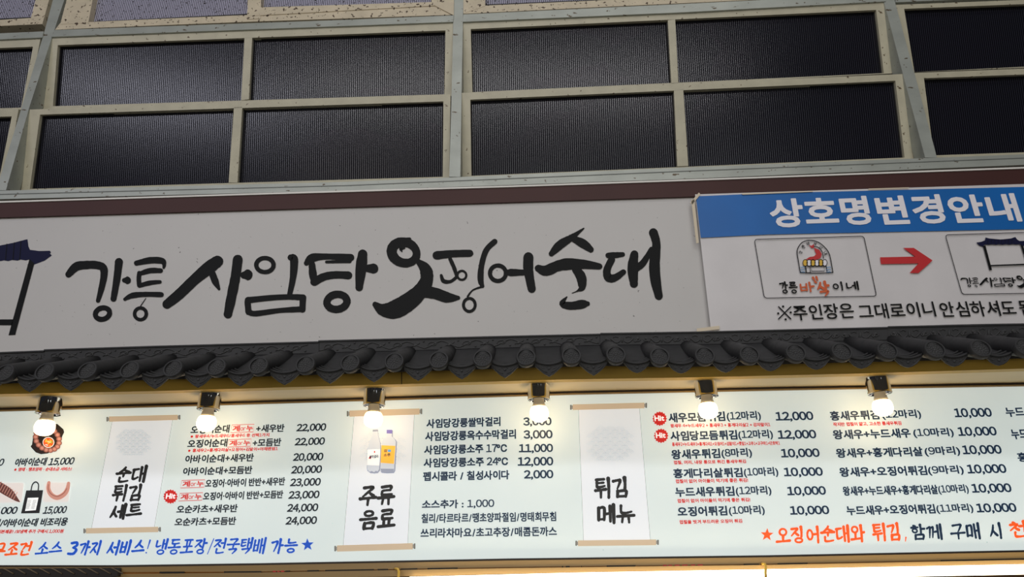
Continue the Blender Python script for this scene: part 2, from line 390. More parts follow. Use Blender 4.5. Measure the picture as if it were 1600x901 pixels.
def brush(mb, pts, fn0, mi=0, closed=False, rough=0.0):
    """a brush stroke: (x, y, width) points in picture units, mapped by fn; every stroke lies a hair over the last"""
    _lift[0] = (_lift[0] + 1) % 12; e = Vector((0, -2.5e-5*_lift[0], 0))
    fn = lambda x, y: fn0(x, y) + e
    ps = catmull(pts) if not closed else pts
    n = len(ps); L_ = []; R_ = []
    for i in range(n):
        a = ps[(i-1) % n] if closed or i else ps[0]; b = ps[(i+1) % n] if closed or i < n-1 else ps[-1]
        dx, dy = b[0]-a[0], b[1]-a[1]; l = math.hypot(dx, dy) or 1; w = max(.3, ps[i][2]) / 2 * (1 + rough * random.uniform(-1, 1))
        L_.append((ps[i][0] - dy/l*w, ps[i][1] + dx/l*w)); R_.append((ps[i][0] + dy/l*w, ps[i][1] - dx/l*w))
    vs = [fn(x, y) for x, y in L_] + [fn(x, y) for x, y in R_]
    fs = [(i, (i+1) % n, n + (i+1) % n, n + i) for i in range(n if closed else n - 1)]
    mb.add(vs, fs, mi)
    if not closed:
        for i in (0, n-1):
            (ax_, ay_), (bx_, by_) = L_[i], R_[i]; x, y = (ax_ + bx_)/2, (ay_ + by_)/2; a0 = math.atan2(ay_ - y, ax_ - x); w = math.hypot(ax_ - x, ay_ - y); k = 7
            sg = 1 if i == 0 else -1
            arc_ = [(ax_, ay_)] + [(x + w*math.cos(a0 + sg*math.pi*j/k)*(1 + rough*random.uniform(-1, .6)), y + w*math.sin(a0 + sg*math.pi*j/k)*(1 + rough*random.uniform(-1, .6))) for j in range(1, k)] + [(bx_, by_)]
            mb.add([fn(*p) for p in arc_], [list(range(len(arc_)))], mi)
def ring(cx, cy, rx, ry, w, tilt=0, n=28, w2=None):
    w2 = w if w2 is None else w2; o = []
    for j in range(n):
        a = 2*math.pi*j/n; x = rx*math.cos(a); y = ry*math.sin(a); c, s = math.cos(tilt), math.sin(tilt)
        o.append((cx + x*c - y*s, cy + x*s + y*c, w + (w2 - w)*(.5 - .5*math.cos(a))))
    return o
# brush hangul made of strokes (x, y, width) in a unit box
B = .17
J = {
 'ㄱ': [[(.08, .22, B), (.5, .14, B*.8), (.85, .14, B), (.72, .55, B*.8), (.5, .98, B*.5)]],
 'ㄴ': [[(.16, .1, B), (.14, .55, B*.8), (.2, .8, B), (.55, .82, B*.8), (.95, .7, B*.7)]],
 'ㄷ': [[(.1, .15, B), (.9, .1, B*.8)], [(.2, .15, B), (.16, .55, B*.8), (.22, .85, B), (.6, .85, B*.8), (.95, .75, B*.7)]],
 'ㄹ': [[(.1, .14, B), (.85, .08, B*.9), (.8, .42, B*.8)], [(.8, .44, B*.8), (.18, .5, B*.8), (.15, .88, B)], [(.15, .9, B), (.95, .84, B*.8)]],
 'ㅁ': [[(.18, .1, B), (.14, .92, B)], [(.18, .14, B*.8), (.86, .1, B), (.82, .92, B*.9)], [(.14, .88, B*.8), (.84, .86, B*.8)]],
 'ㅂ': [[(.15, .08, B), (.15, .92, B*.9)], [(.84, .05, B), (.82, .92, B*.9)], [(.15, .48, B*.7), (.84, .45, B*.7)], [(.15, .9, B*.8), (.84, .88, B*.8)]],
 'ㅅ': [[(.58, .05, B*.8), (.42, .5, B), (.06, .95, B*.6)], [(.45, .45, B*.6), (.7, .72, B), (.95, .9, B)]],
 'ㅇ': [('ring', .5, .52, .34, .36, B*.85)],
 'ㅈ': [[(.1, .14, B), (.88, .1, B*.9), (.5, .52, B*.8), (.06, .95, B*.6)], [(.5, .5, B*.6), (.72, .75, B), (.95, .92, B)]],
 'ㅊ': [[(.42, .02, B), (.6, .1, B*.8)], [(.1, .3, B), (.88, .26, B*.9), (.5, .6, B*.8), (.06, .97, B*.6)], [(.5, .58, B*.6), (.72, .8, B), (.95, .94, B)]],
 'ㅋ': [[(.08, .2, B), (.85, .12, B), (.72, .55, B*.8), (.5, .98, B*.5)], [(.1, .56, B*.8), (.72, .5, B*.7)]],
 'ㅌ': [[(.1, .12, B*.9), (.9, .08, B*.8)], [(.16, .48, B*.7), (.85, .44, B*.7)], [(.18, .12, B), (.16, .6, B*.8), (.22, .88, B), (.6, .88, B*.8), (.95, .78, B*.7)]],
 'ㅍ': [[(.08, .14, B), (.92, .1, B*.9)], [(.32, .15, B*.8), (.36, .82, B*.8)], [(.7, .12, B*.8), (.64, .82, B*.8)], [(.04, .9, B*.9), (.96, .84, B*.8)]],
 'ㅎ': [[(.38, .02, B), (.62, .08, B*.8)], [(.1, .28, B), (.9, .24, B*.8)], ('ring', .5, .68, .28, .25, B*.8)],
 'ㅏ': [[(.35, .02, B*1.2), (.38, .5, B*.9), (.34, 1, B*.9)], [(.4, .46, B), (.85, .44, B)]],
 'ㅑ': [[(.35, .02, B*1.2), (.34, 1, B)], [(.4, .32, B), (.85, .3, B)], [(.4, .6, B), (.85, .58, B)]],
 'ㅓ': [[(.7, .02, B*1.2), (.72, .5, B*.9), (.68, 1, B*.9)], [(.15, .48, B), (.68, .46, B*.8)]],
 'ㅕ': [[(.7, .02, B*1.2), (.68, 1, B)], [(.15, .34, B), (.68, .32, B*.8)], [(.15, .62, B), (.68, .6, B*.8)]],
 'ㅐ': [[(.22, .06, B), (.24, .95, B*.9)], [(.26, .5, B*.8), (.7, .46, B*.8)], [(.78, 0, B*1.2), (.76, 1, B)]],
 'ㅔ': [[(.45, .06, B), (.44, .92, B*.9)], [(.02, .5, B), (.42, .46, B*.8)], [(.84, 0, B*1.2), (.82, 1, B)]],
 'ㅣ': [[(.5, 0, B*1.2), (.54, .5, B*.9), (.48, 1, B*.9)]],
 'ㅗ': [[(.5, .1, B), (.48, .7, B*.8)], [(.02, .76, B), (.5, .72, B*.8), (.98, .66, B)]],
 'ㅛ': [[(.34, .1, B), (.34, .7, B*.8)], [(.66, .06, B), (.64, .68, B*.8)], [(.02, .78, B), (.98, .68, B)]],
 'ㅜ': [[(.02, .3, B), (.5, .25, B*.8), (.98, .2, B)], [(.52, .28, B), (.5, .98, B*.7)]],
 'ㅠ': [[(.02, .3, B), (.98, .2, B)], [(.34, .28, B*.8), (.28, .95, B*.7)], [(.66, .26, B), (.68, .98, B*.7)]],
 'ㅡ': [[(.02, .55, B), (.5, .5, B*.8), (.98, .44, B)]],
}
J['ㄲ'] = [[(x*.55, y, w) for x, y, w in s] for s in J['ㄱ']] + [[(x*.55 + .45, y, w) for x, y, w in s] for s in J['ㄱ']]
LI = 'ㄱㄲㄴㄷㄸㄹㅁㅂㅃㅅㅆㅇㅈㅉㅊㅋㅌㅍㅎ'; VI = ['ㅏ','ㅐ','ㅑ','ㅒ','ㅓ','ㅔ','ㅕ','ㅖ','ㅗ','ㅗㅏ','ㅗㅐ','ㅗㅣ','ㅛ','ㅜ','ㅜㅓ','ㅜㅔ','ㅜㅣ','ㅠ','ㅡ','ㅡㅣ','ㅣ']
TI = ['', 'ㄱ', 'ㄲ', '', 'ㄴ', '', '', 'ㄷ', 'ㄹ', '', '', '', '', '', '', '', 'ㅁ', 'ㅂ', '', 'ㅅ', 'ㅆ', 'ㅇ', 'ㅈ', 'ㅊ', 'ㅋ', 'ㅌ', 'ㅍ', 'ㅎ']
HOR = 'ㅗㅛㅜㅠㅡ'
def syllable_strokes(ch):
    if ch == '3': return [[(.2, .12, B), (.7, .08, B), (.75, .3, B), (.45, .46, B*.8)], [(.45, .46, B*.8), (.82, .6, B), (.65, .9, B), (.15, .9, B)]]
    if ch == '!': return [[(.6, .02, B*1.3), (.48, .62, B*.6)], [(.42, .9, B*1.1), (.43, .91, B*1.1)]]
    if ch == '/': return [[(.8, 0, B*.9), (.2, 1, B*.7)]]
    if ch == ',': return [[(.5, .85, B), (.35, 1.08, B*.6)]]
    c = ord(ch) - 0xAC00; l, v, t = LI[c // 588], VI[c % 588 // 28], TI[c % 28]
    bx = []
    f = 1.0 if not t else .62
    if len(v) == 2: bx = [(l, 0, .0, .62, .5*f), (v[0], 0, .46*f, .66, 1.0*f), (v[1], .62, 0, 1.05, 1.0*f)]
    elif v in HOR: bx = [(l, .14, 0, .88, .56*f), (v, 0, .5*f, 1, 1.0*f)]
    else: bx = [(l, 0, .08*f, .46 if v in 'ㅐㅔ' else .56, .9*f), (v, .5, 0, 1.02, 1.0*f)]
    if t: bx.append((t, .16, .64, .92, 1.0))
    out = []
    for j, x0, y0, x1, y1 in bx:
        for s in J[j]:
            if s[0] == 'ring':
                out.append(('ring', x0 + s[1]*(x1-x0), y0 + s[2]*(y1-y0), s[3]*(x1-x0), s[4]*(y1-y0), s[5]*.75))
            else: out.append([(x0 + x*(x1-x0), y0 + y*(y1-y0), w*.82) for x, y, w in s])
    return out
def calli(mb, s, x0, y0, x1, y1, h, Y, weight=1.0, ital=0.0, mi=0, rough=.10, fn=None):
    """brush writing filling the run (x0, y0)-(x1, y1), y on the foot line"""
    n = sum(.45 if c in ' !/,' else 1 for c in s); u = 0.0
    fn = fn or (lambda x, y: P(x, y, Y))
    for c in s:
        wd = .45 if c in ' !/,' else 1
        if c != ' ':
            a, b = (u + .03) / n, (u + wd*.93) / n; W_ = (x1 - x0) * (b - a)
            for st in syllable_strokes(c):
                pts = ring(*st[1:5], st[5]) if st[0] == 'ring' else st
                mp = []
                for x, y, w in pts:
                    t = a + (b - a)*x; bx = x0 + (x1 - x0)*t; by = y0 + (y1 - y0)*t; ux = upvec(bx, by)[0] + ital; hh = h*(1 - y)
                    mp.append((bx + ux*hh, by - hh, w * min(h, W_*1.25) * weight))
                brush(mb, mp, fn, mi, st[0] == 'ring', rough)
        u += wd
    return mb
def star(mb, cx, cy, r, fn, mi=0, n=5, r2=.42, rot=0):
    pts = []
    for j in range(2*n):
        a = -math.pi/2 + math.pi*j/n + rot; q = r if j % 2 == 0 else r*r2
        pts.append(fn(cx + q*math.cos(a), cy + q*math.sin(a)))
    return mb.flat(pts, mi)

# ------------------------------------------------------------------ shop sign (light box) with its brush lettering
YS = 1.985
s_bt = [(-250, 326), (0, 316.4), (400, 304), (800, 292), (1060, 282.9), (1600, 263), (1800, 255)]
s_ft = [(-250, 348), (0, 339.5), (400, 327.7), (800, 315.6), (1060, 307.5), (1600, 289), (1800, 282)]
s_fb = [(-250, 562), (0, 553), (400, 541), (800, 531), (1060, 525), (1600, 514), (1800, 509)]
sign = empty('shop_sign', P(500, 545, YS))
tag(sign, 'long grey-white shop sign with big black brush lettering under the windows', 'sign')
MB().strip([P(x, y, YS) for x, y in s_ft], [P(x, y, YS) for x, y in s_fb], (0, .16, 0)).build('sign_face', SIGN, sign)
MB().strip([P(x, y, YS - .008) for x, y in s_bt], [P(x, y, YS - .008) for x, y in s_ft], (0, .17, 0)).build('sign_rim', BROWN, sign, label='brown rim above the lettering')
MB().strip([P(x, y - 2.4, YS - .012) for x, y in s_bt], [P(x, y, YS - .012) for x, y in s_bt], (0, .17, 0)).build('rim_edge', WHITEL, sign, label='thin white edge on the brown rim')
ST = []   # strokes in sign units: picture pixels * 2.73 with the left third at 0
def z4(*s): return [(x, y, w) for x, y, w in s]
def z5(*s): return [(x + 1092, y, w) for x, y, w in s]
def z6(*s): return [(x + 2184, y, w) for x, y, w in s]
def rg(off, *a, **k): return ('ring', [(x + off, y, w) for x, y, w in ring(*a, **k)])
ST += [z4((292, 378, 28), (325, 345, 38), (365, 338, 36), (410, 338, 34), (440, 350, 34), (443, 385, 30), (432, 440, 26), (418, 490, 18)),
       z4((507, 325, 34), (498, 400, 30), (484, 482, 26)), z4((530, 403, 20), (542, 403, 34)), rg(0, 437, 545, 31, 24, 22, tilt=-.3),
       z4((582, 330, 22), (640, 318, 28), (690, 320, 26), (700, 335, 18), (698, 350, 10)), z4((596, 375, 18), (640, 362, 24), (685, 362, 20)),
       z4((594, 372, 18), (592, 398, 20), (594, 424, 20)), z4((594, 426, 18), (640, 414, 20), (682, 410, 16)),
       z4((532, 484, 14), (565, 468, 24), (620, 463, 22), (688, 464, 22)), z4((622, 480, 3), (600, 512, 4)), rg(0, 599, 546, 25, 25, 15),
       z4((712, 505, 40), (765, 462, 46), (830, 400, 48), (890, 350, 54), (928, 322, 50)), z4((898, 355, 26), (917, 405, 30), (934, 440, 12)),
       z4((1014, 315, 42), (1004, 390, 42), (986, 480, 42), (972, 548, 36)), z4((1040, 381, 30), (1054, 380, 46)),
       rg(1092, 38, 338, 37, 30, 19), z5((148, 306, 26), (162, 315, 36), (158, 390, 28), (143, 465, 22)),
       z5((-34, 488, 28), (60, 478, 24), (140, 474, 24), (202, 476, 26)), z5((200, 478, 28), (198, 528, 26)), z5((198, 526, 26), (100, 532, 22), (0, 545, 24), (-28, 540, 24)), z5((-36, 495, 26), (-32, 538, 28)),
       z5((215, 330, 22), (240, 308, 36), (300, 302, 26), (404, 306, 32)), z5((300, 325, 12), (400, 322, 16)), z5((238, 330, 26), (243, 380, 34), (250, 415, 24)), z5((248, 410, 34), (290, 388, 34), (340, 380, 32), (393, 382, 34)),
       z5((455, 292, 40), (448, 350, 48), (440, 434, 32)), z5((470, 352, 30), (500, 353, 44)), rg(1092, 345, 495, 43, 32, 32, tilt=-.15),
       rg(1092, 632, 285, 54, 44, 34, w2=44, tilt=.3), z5((575, 262, 30), (610, 240, 30), (655, 228, 16)), z5((622, 280, 6), (618, 268, 16), (630, 264, 14)),
       z5((690, 322, 22), (722, 355, 50), (728, 400, 56), (705, 445, 64), (650, 495, 76), (590, 528, 78), (540, 528, 54), (508, 506, 24)),
       z5((700, 452, 50), (760, 458, 50), (815, 476, 46), (862, 478, 18)),
       z5((770, 297, 36), (840, 290, 32), (912, 288, 30)), z5((828, 312, 16), (845, 350, 17), (857, 388, 14)), z5((857, 388, 14), (830, 408, 14), (800, 406, 18), (790, 382, 12)), rg(1092, 878, 382, 19, 19, 10),
       z5((1018, 238, 24), (982, 275, 24), (962, 340, 24), (958, 400, 26), (966, 428, 16)), z5((966, 430, 10), (925, 445, 7), (903, 472, 9)), rg(1092, 910, 508, 25, 28, 13),
       rg(1092, 1032, 373, 34, 33, 18), z5((1066, 370, 20), (1092, 370, 32), (1142, 370, 24)), z6((70, 305, 44), (70, 360, 42), (84, 440, 34)),
       z6((168, 290, 24), (205, 252, 38), (255, 220, 26), (306, 182, 6)), z6((262, 226, 28), (305, 248, 38), (336, 272, 26)),
       z6((112, 352, 30), (145, 362, 46), (195, 342, 46), (240, 334, 50), (305, 335, 40), (372, 344, 28)), z6((272, 355, 36), (295, 390, 42), (298, 432, 32), (280, 448, 8), (256, 458, 3)),
       z6((234, 474, 6), (214, 502, 26), (250, 512, 34), (300, 505, 38), (322, 503, 22)),
       z6((410, 297, 24), (440, 296, 26), (472, 293, 20)), z6((425, 315, 30), (405, 360, 32), (412, 392, 36), (440, 392, 32), (475, 368, 24)), z6((522, 292, 34), (515, 350, 46), (520, 418, 34)),
       z6((530, 352, 32), (560, 328, 28), (595, 270, 20)), z6((603, 200, 38), (616, 250, 36), (608, 330, 46), (612, 400, 46), (626, 470, 34))]
def letters(mb, strokes, fn, k=1.0, mi=0, rough=.035):
    for s in strokes:
        if s[0] == 'ring': brush(mb, [(x, y, w*k) for x, y, w in s[1]], fn, mi, True, rough)
        else: brush(mb, [(x, y, w*k) for x, y, w in s], fn, mi, False, rough)
    return mb
m = letters(MB(), ST, lambda x, y: P(x / 2.73, 290 + y / 2.73, YS - .0015)); m.build('brush_lettering', INK, sign, label='black brush lettering')
# stall emblem: tiled roof on posts with a counter bar
def stall(mb, fn, navy=0, ink=1):
    roof = [(-330, 150), (-322, 112), (-310, 118), (-200, 160), (-60, 165), (0, 158), (100, 138), (190, 114), (203, 112), (210, 165), (222, 190), (290, 199), (370, 197), (378, 212), (368, 217), (384, 231), (330, 270), (255, 298), (216, 262), (190, 268), (150, 262), (130, 270), (90, 265), (60, 274), (30, 268), (0, 274), (-40, 268), (-80, 275), (-130, 268), (-180, 275), (-240, 268), (-300, 275), (-380, 285), (-420, 240), (-415, 205), (-345, 200)]
    mb.flat([fn(x, y, 0) for x, y in roof], navy)
    for x in (-20, 45, 100, 150): brush(mb, [(x + 6, 160 - (x + 20)*.2, 5), (x - 4, 262, 5)], lambda a, b: fn(a, b, 1), ink)
    mb.flat([fn(x, y, 1) for x, y in [(218, 258), (254, 290), (112, 820), (63, 822)]], ink)
    mb.flat([fn(x, y, 1) for x, y in [(-400, 705), (100, 705), (88, 748), (-400, 748)]], ink)
    mb.flat([fn(x, y, 1) for x, y in [(-340, 275), (-305, 275), (-420, 825), (-465, 825)]], ink)
m = MB(); stall(m, lambda x, y, k: P(x / 4.742, 350 + y / 4.742, YS - .001 - .0006*k)); m.build('stall_emblem', [NAVYROOF, INK], sign, label='navy tiled roof emblem on black posts')

# ------------------------------------------------------------------ banner announcing the new name
YB = YS - .022
ban = empty('notice_banner', P(1345, 512, YB)); tag(ban, 'white vinyl banner with blue heading and red arrow taped over the sign', 'banner')
m = MB(); q = lambda x, y, d=0: P(x, y, YB - d)
nx = 40; ny = 10; vs = []; fs = []
for i in range(nx + 1):
    u = i / nx
    for j in range(ny + 1):
        v = j / ny
        tx, ty = 1086 + (1800-1086)*u, 303.5 + (281-303.5)*u; bx, by = 1111 + (1850-1111)*u, 517.5 + (499-517.5)*u + 1.2*math.sin(u*9)
        wv = .0035*v*math.sin(u*17 + 2*v) + .002*math.sin(u*41)*v*v
        vs.append(P(tx + (bx-tx)*v, ty + (by-ty)*v, YB + .004 - abs(wv)*.5))
for i in range(nx):
    for j in range(ny): a = i*(ny+1) + j; fs.append((a, a+1, a+ny+2, a+ny+1))
m.add(vs, fs, 0, True); m.build('banner_sheet', BANNER, ban)
m = MB().strip([q(1087.5, 306.5), q(1200, 301.7), q(1600, 291.8), q(1790, 286)], [q(1095, 371.3), q(1200, 366), q(1600, 357.8), q(1800, 353)], (0, .0005, 0)); m.build('heading_block', BLUEB, ban, label='blue heading block')
m = MB(); d = YB - .0015
write(m, '상호명', 1207.3, 355, 1362.5, 349.5, 43, d, .036); write(m, '변경', 1376, 351, 1479, 347.5, 43.5, d, .036); write(m, '안내', 1489.4, 348.5, 1597, 345, 42.5, d, .036)
m.build('heading_lettering', BWHITE, ban, label='white bold heading lettering')
m = MB()
for k in (-1, 1): brush(m, [(1225.6 - 9, 488.5 - 9.5*k, 1.9), (1225.6 + 10, 488.5 + 9.5*k, 1.9)], lambda x, y: P(x, y, d))
for x, y in ((1223.6, 478.5), (1227.6, 498.5), (1216, 489.3), (1235.5, 487.8)): brush(m, [(x - .2, y, 3.2), (x + .2, y, 3.2)], lambda a, b: P(a, b, d))
for s, a, b_, c_, d_, h in [('주인장은', 1241.4, 500.5, 1336.3, 496.5, 24), ('그대로이니', 1344, 498.5, 1463.7, 494, 23.5), ('안심하셔도', 1472, 495.5, 1590, 492.5, 24), ('됩니다', 1596, 492.5, 1664, 490.5, 24)]:
    write(m, s, a, b_, c_, d_, h, d, .012)
m.build('note_lettering', INK, ban, label='black note lettering along the foot')
m = MB(); m.flat([q(1200 + x/2.73, 290 + y/2.73, .0015) for x, y in [(478, 305), (628, 302), (576, 265), (622, 265), (702, 318), (642, 372), (604, 372), (642, 331), (482, 334)]]); m.build('arrow_print', RED, ban, label='red arrow')
def roundbox(mb, c, w, fn, mi=0, r=5):
    pts = []
    for i in range(4):
        p, a, b = c[i], c[(i-1) % 4], c[(i+1) % 4]
        def tow(p, t): l = math.hypot(t[0]-p[0], t[1]-p[1]); return (p[0] + (t[0]-p[0])*r/l, p[1] + (t[1]-p[1])*r/l)
        s, e = tow(p, a), tow(p, b)
        for k in range(5): t = k/4; pts.append(((1-t)**2*s[0] + 2*t*(1-t)*p[0] + t*t*e[0], (1-t)**2*s[1] + 2*t*(1-t)*p[1] + t*t*e[1], w))
    brush(mb, pts, fn, mi, True)
fq = lambda x, y: P(x, y, d)
m = MB(); roundbox(m, [(1178.7, 373.8), (1349.7, 368.7), (1369.7, 462.3), (1194.2, 465.4)], 1.1, fq); m.build('outline_box', INK, ban, label='thin black outline box'); m = MB(); roundbox(m, [(1477, 366.7), (1668, 361), (1696, 456.5), (1503.3, 459.6)], 1.1, fq)
m.build('outline_box', INK, ban, label='thin black outline box')
# old arch emblem in the first box
e7 = lambda x, y: P(1160 + x/6.667, 360 + y/6.667, d); e7b = lambda x, y: P(1160 + x/6.667, 360 + y/6.667, d - .0004)
em = MB()
em.flat([e7(x, y) for x, y in [(660, 300), (700, 310), (760, 312), (815, 285), (828, 245), (800, 200), (745, 180), (755, 215), (770, 245), (745, 268), (700, 275)]], 1)
em.flat([e7(x, y) for x, y in [(690, 150), (720, 158), (745, 140), (748, 178), (720, 182)]], 1)
for k, x in enumerate((634, 675, 715, 757, 797, 838)):
    em.flat([e7(x + 20 + 24*math.cos(a), 335 + 34*math.sin(a)) for a in [2*math.pi*j/14 for j in range(14)]], 2 if k % 2 == 0 and k < 5 else 3)
    brush(em, [(a, b, 6) for a, b, _ in ring(x + 20, 335, 24, 34, 6)], e7b, 0, True)
for off in (0, 25, 50):
    for x0 in (608, 880): brush(em, [(x0, 378 + off, 7), (x0 + 12, 386 + off, 7), (x0 + 24, 378 + off, 7), (x0 + 40, 384 + off, 7)], e7b, 4)
arch = [(603, 437), (585, 330), (570, 230), (580, 180), (615, 130), (660, 108), (705, 102), (760, 110), (820, 140), (880, 200), (910, 260), (930, 360), (943, 437)]
brush(em, [(x, y, 9) for x, y in arch], e7b, 0); brush(em, [(603, 437, 9), (760, 444, 9), (943, 437, 9)], e7b, 0)
brush(em, [(845, 290, 8), (830, 220, 8), (790, 175, 8), (745, 165, 8)], e7b, 0)
for bx in ([(660, 375), (705, 375), (708, 437), (668, 437)], [(715, 372), (850, 370), (855, 422), (722, 424)]): brush(em, [(x, y, 8) for x, y in bx], e7b, 0, True)
brush(em, [(655, 370, 8), (665, 440, 8)], e7b, 0); brush(em, [(872, 366, 8), (885, 440, 8)], e7b, 0)
for c, x, y, a in (('강', 607, 228, -1.2), ('릉', 636, 170, -.8), ('바', 686, 135, -.3), ('삭', 758, 138, .25), ('이', 818, 178, .8), ('네', 862, 235, 1.1)):
    for st in syllable_strokes(c):
        pts = ring(*st[1:5], st[5]) if st[0] == 'ring' else st
        ca, sa = math.cos(a), math.sin(a)
        brush(em, [(x + ((u-.5)*ca - (v-.5)*sa)*36, y + ((u-.5)*sa + (v-.5)*ca)*36, w*34) for u, v, w in pts], e7b, 0, st[0] == 'ring')
em.build('old_emblem', [INK, RED, mat('emblem_yellow', (222, 178, 60), .5), BWHITE, mat('emblem_blue', (90, 150, 200), .5)], ban, label='arched stall emblem with red shrimp and striped awning')
m = MB()
calli(m, '강릉', 1160 + 400/6.667, 360 + 655/6.667, 1160 + 588/6.667, 360 + 655/6.667, 18, d, 1.1, .0, 0)
calli(m, '바', 1160 + 600/6.667, 360 + 642/6.667, 1160 + 775/6.667, 360 + 630/6.667, 14, d, 1.5, 0, 1); calli(m, '삭', 1160 + 790/6.667, 360 + 680/6.667, 1160 + 935/6.667, 360 + 678/6.667, 22, d, 1.3, 0, 1)
calli(m, '이네', 1160 + 940/6.667, 360 + 622/6.667, 1160 + 1228/6.667, 360 + 612/6.667, 12, d, 1.5, 0, 0)
for a, b_ in (((735, 490), (755, 525)), ((770, 485), (785, 520)), ((760, 535), (775, 545))): brush(m, [(a[0], a[1], 26), (b_[0], b_[1], 12)], e7b, 1)
m.build('old_name_lettering', [INK, ORANGE], ban, label='small black and orange brush lettering')
m = MB(); n5 = lambda x, y, k=0: P(1460 + x/7.507, 360 + y/7.507, d - .0004*k)
m.flat([n5(x, y) for x, y in [(600, 80), (640, 92), (780, 105), (900, 92), (948, 75), (975, 108), (1000, 122), (1060, 120), (1115, 122), (1120, 138), (1085, 165), (1040, 182), (1005, 158), (960, 164), (920, 158), (880, 165), (840, 159), (800, 167), (760, 160), (720, 167), (680, 160), (640, 167), (595, 162), (570, 186), (535, 176), (500, 152), (494, 140), (550, 132), (592, 116)]], 0)
for x in range(630, 940, 40): brush(m, [(x, 104, 5), (x - 4, 156, 5)], lambda a, b: n5(a, b, 1), 1)
m.flat([n5(x, y, 1) for x, y in [(570, 184), (598, 170), (676, 462), (646, 464)]], 1); m.flat([n5(x, y, 1) for x, y in [(1008, 160), (1042, 182), (1130, 445), (1100, 447)]], 1); m.flat([n5(x, y, 2) for x, y in [(640, 404), (1105, 386), (1110, 404), (645, 420)]], 1)
m.build('new_emblem', [NAVYROOF, INK], ban, label='small navy roof emblem')
m = MB(); letters(m, ST, lambda x, y: P(1460 + (315 + (x - 280)*.49 + (y - 430)*.16)/7.507, 360 + (543 + (y - 300)*.42 + (x - 280)*.012)/7.507, d), .95)
m.build('new_name_lettering', INK, ban, label='small black brush lettering')
# tape strips holding the banner
for tp in ([(1078, 317), (1092, 300.5), (1094.5, 303.5), (1082, 319)], [(1080, 312), (1085, 311), (1092, 379), (1088, 380)], [(1088.5, 513), (1124, 508.5), (1124.5, 514), (1089, 518)], [(1159, 302), (1166, 301.5), (1270, 298), (1270, 299.5), (1160, 304)], [(1357, 294.5), (1420, 292.5), (1420, 294), (1357, 296.5)]):
    MB().prism([q(x, y, .003) for x, y in tp], (0, .0015, 0)).build('tape_strip', TAPE, ban, label='cream tape strip')

# ------------------------------------------------------------------ moulded tile eaves under the sign
YD, YE = 1.765, 1.955        # face of the round tiles, face of the border strip
SL = math.radians(21.5); AX = Vector((0, math.cos(SL), math.sin(SL)))
discs = [(-59, 585.5), (8.3, 583), (70.8, 581), (137.5, 579.5), (203.5, 578), (271, 576.2), (338.8, 574), (404.5, 571.8), (477.5, 569.8), (547.3, 567.3), (616, 565), (685.7, 562.7), (754.2, 560.3), (822, 558.3), (892.7, 556.5), (962.3, 554.5), (1030.8, 557.3), (1101, 556), (1170.7, 554.5), (1243, 551.5), (1314.7, 549.8), (1386, 548.2), (1460, 546.6), (1531.5, 545), (1601, 543.2), (1672, 541.5)]
seams = [-95, 70, 498, 938, 1387, 1710]
b_top = {0: [(-95, 554), (70, 547.5)], 1: [(70, 546), (240, 540.5), (498, 533.5)], 2: [(498, 532), (660, 528), (938, 521.5)], 3: [(938, 520.5), (1100, 518), (1387, 511)], 4: [(1387, 510), (1600, 505.5), (1710, 503)]}
b_bot = {0: [(-95, 569), (70, 565)], 1: [(70, 565), (240, 559.5), (498, 551.5)], 2: [(498, 551), (660, 547), (938, 539)], 3: [(938, 539), (1100, 538), (1387, 531)], 4: [(1387, 531), (1600, 528), (1710, 525)]}
RD = .0275
def disc_mesh():
    m = MB(); ax = Vector((0, -math.cos(.24), math.sin(.24)))
    m.lathe([(.0236, -.013), (.0240, -.008), (.0254, -.004), (.0254, .0035), (.0244, .0055), (.0208, .0055), (.0200, .0), (.0001, .0)], (0, 0, 0), ax, 36)
    return m, ax
def disc_relief(ax):
    m = MB(); u = Vector((1, 0, 0)); w = ax.cross(u) * -1
    if w.z < 0: w = -w
    at = lambda x, y, h=.0002: u*x + w*y + ax*h
    def blob(x, y, a, b, rot, hgt=.0048):
        k = 10; ring_ = []
        for j in range(k):
            t = 2*math.pi*j/k; px, py = a*math.cos(t), b*math.sin(t)
            ring_.append(at(x + px*math.cos(rot) - py*math.sin(rot), y + px*math.sin(rot) + py*math.cos(rot)))
        m.add(ring_ + [at(x, y, hgt)], [(j, (j+1) % k, k) for j in range(k)], 0, True)
    blob(0, 0, .0030, .0030, 0, .0055)
    for j in range(8):
        t = 2*math.pi*j/8 + .2; blob(.007*math.cos(t), .007*math.sin(t), .0036, .0016, t)
    for j in range(12):
        t = 2*math.pi*j/12; blob(.0128*math.cos(t), .0128*math.sin(t), .0022, .0019, t + 1.57)
    for j in range(16):
        t = 2*math.pi*j/16; blob(.0172*math.cos(t), .0172*math.sin(t), .0012, .0015, t)
    return m
DM, DAX = disc_mesh(); DR = disc_relief(DAX)
def make_round(parent, at_):
    L_ = .205
    body = MB().lathe([(.0238, .0), (.0240, .006), (.0236, .008), (.0240, .4*L_), (.0236, .4*L_ + .003), (.0242, .4*L_ + .006), (.0246, L_)], Vector(at_) + AX*.008, AX, 28)
    o = body.build('round_tile', TILE, parent, origin=at_)
    dm = MB(); dm.v = [v + Vector(at_) for v in DM.v]; dm.f = DM.f; dm.m = DM.m; dm.smooth = DM.smooth
    dd = dm.build('end_disc', TILE, o, origin=at_, autosmooth=True)
    rl = MB(); rl.v = [v + Vector(at_) for v in DR.v]; rl.f = DR.f; rl.m = DR.m; rl.smooth = DR.smooth
    rl.build('flower_relief', TILEL, o, origin=at_)
    return o
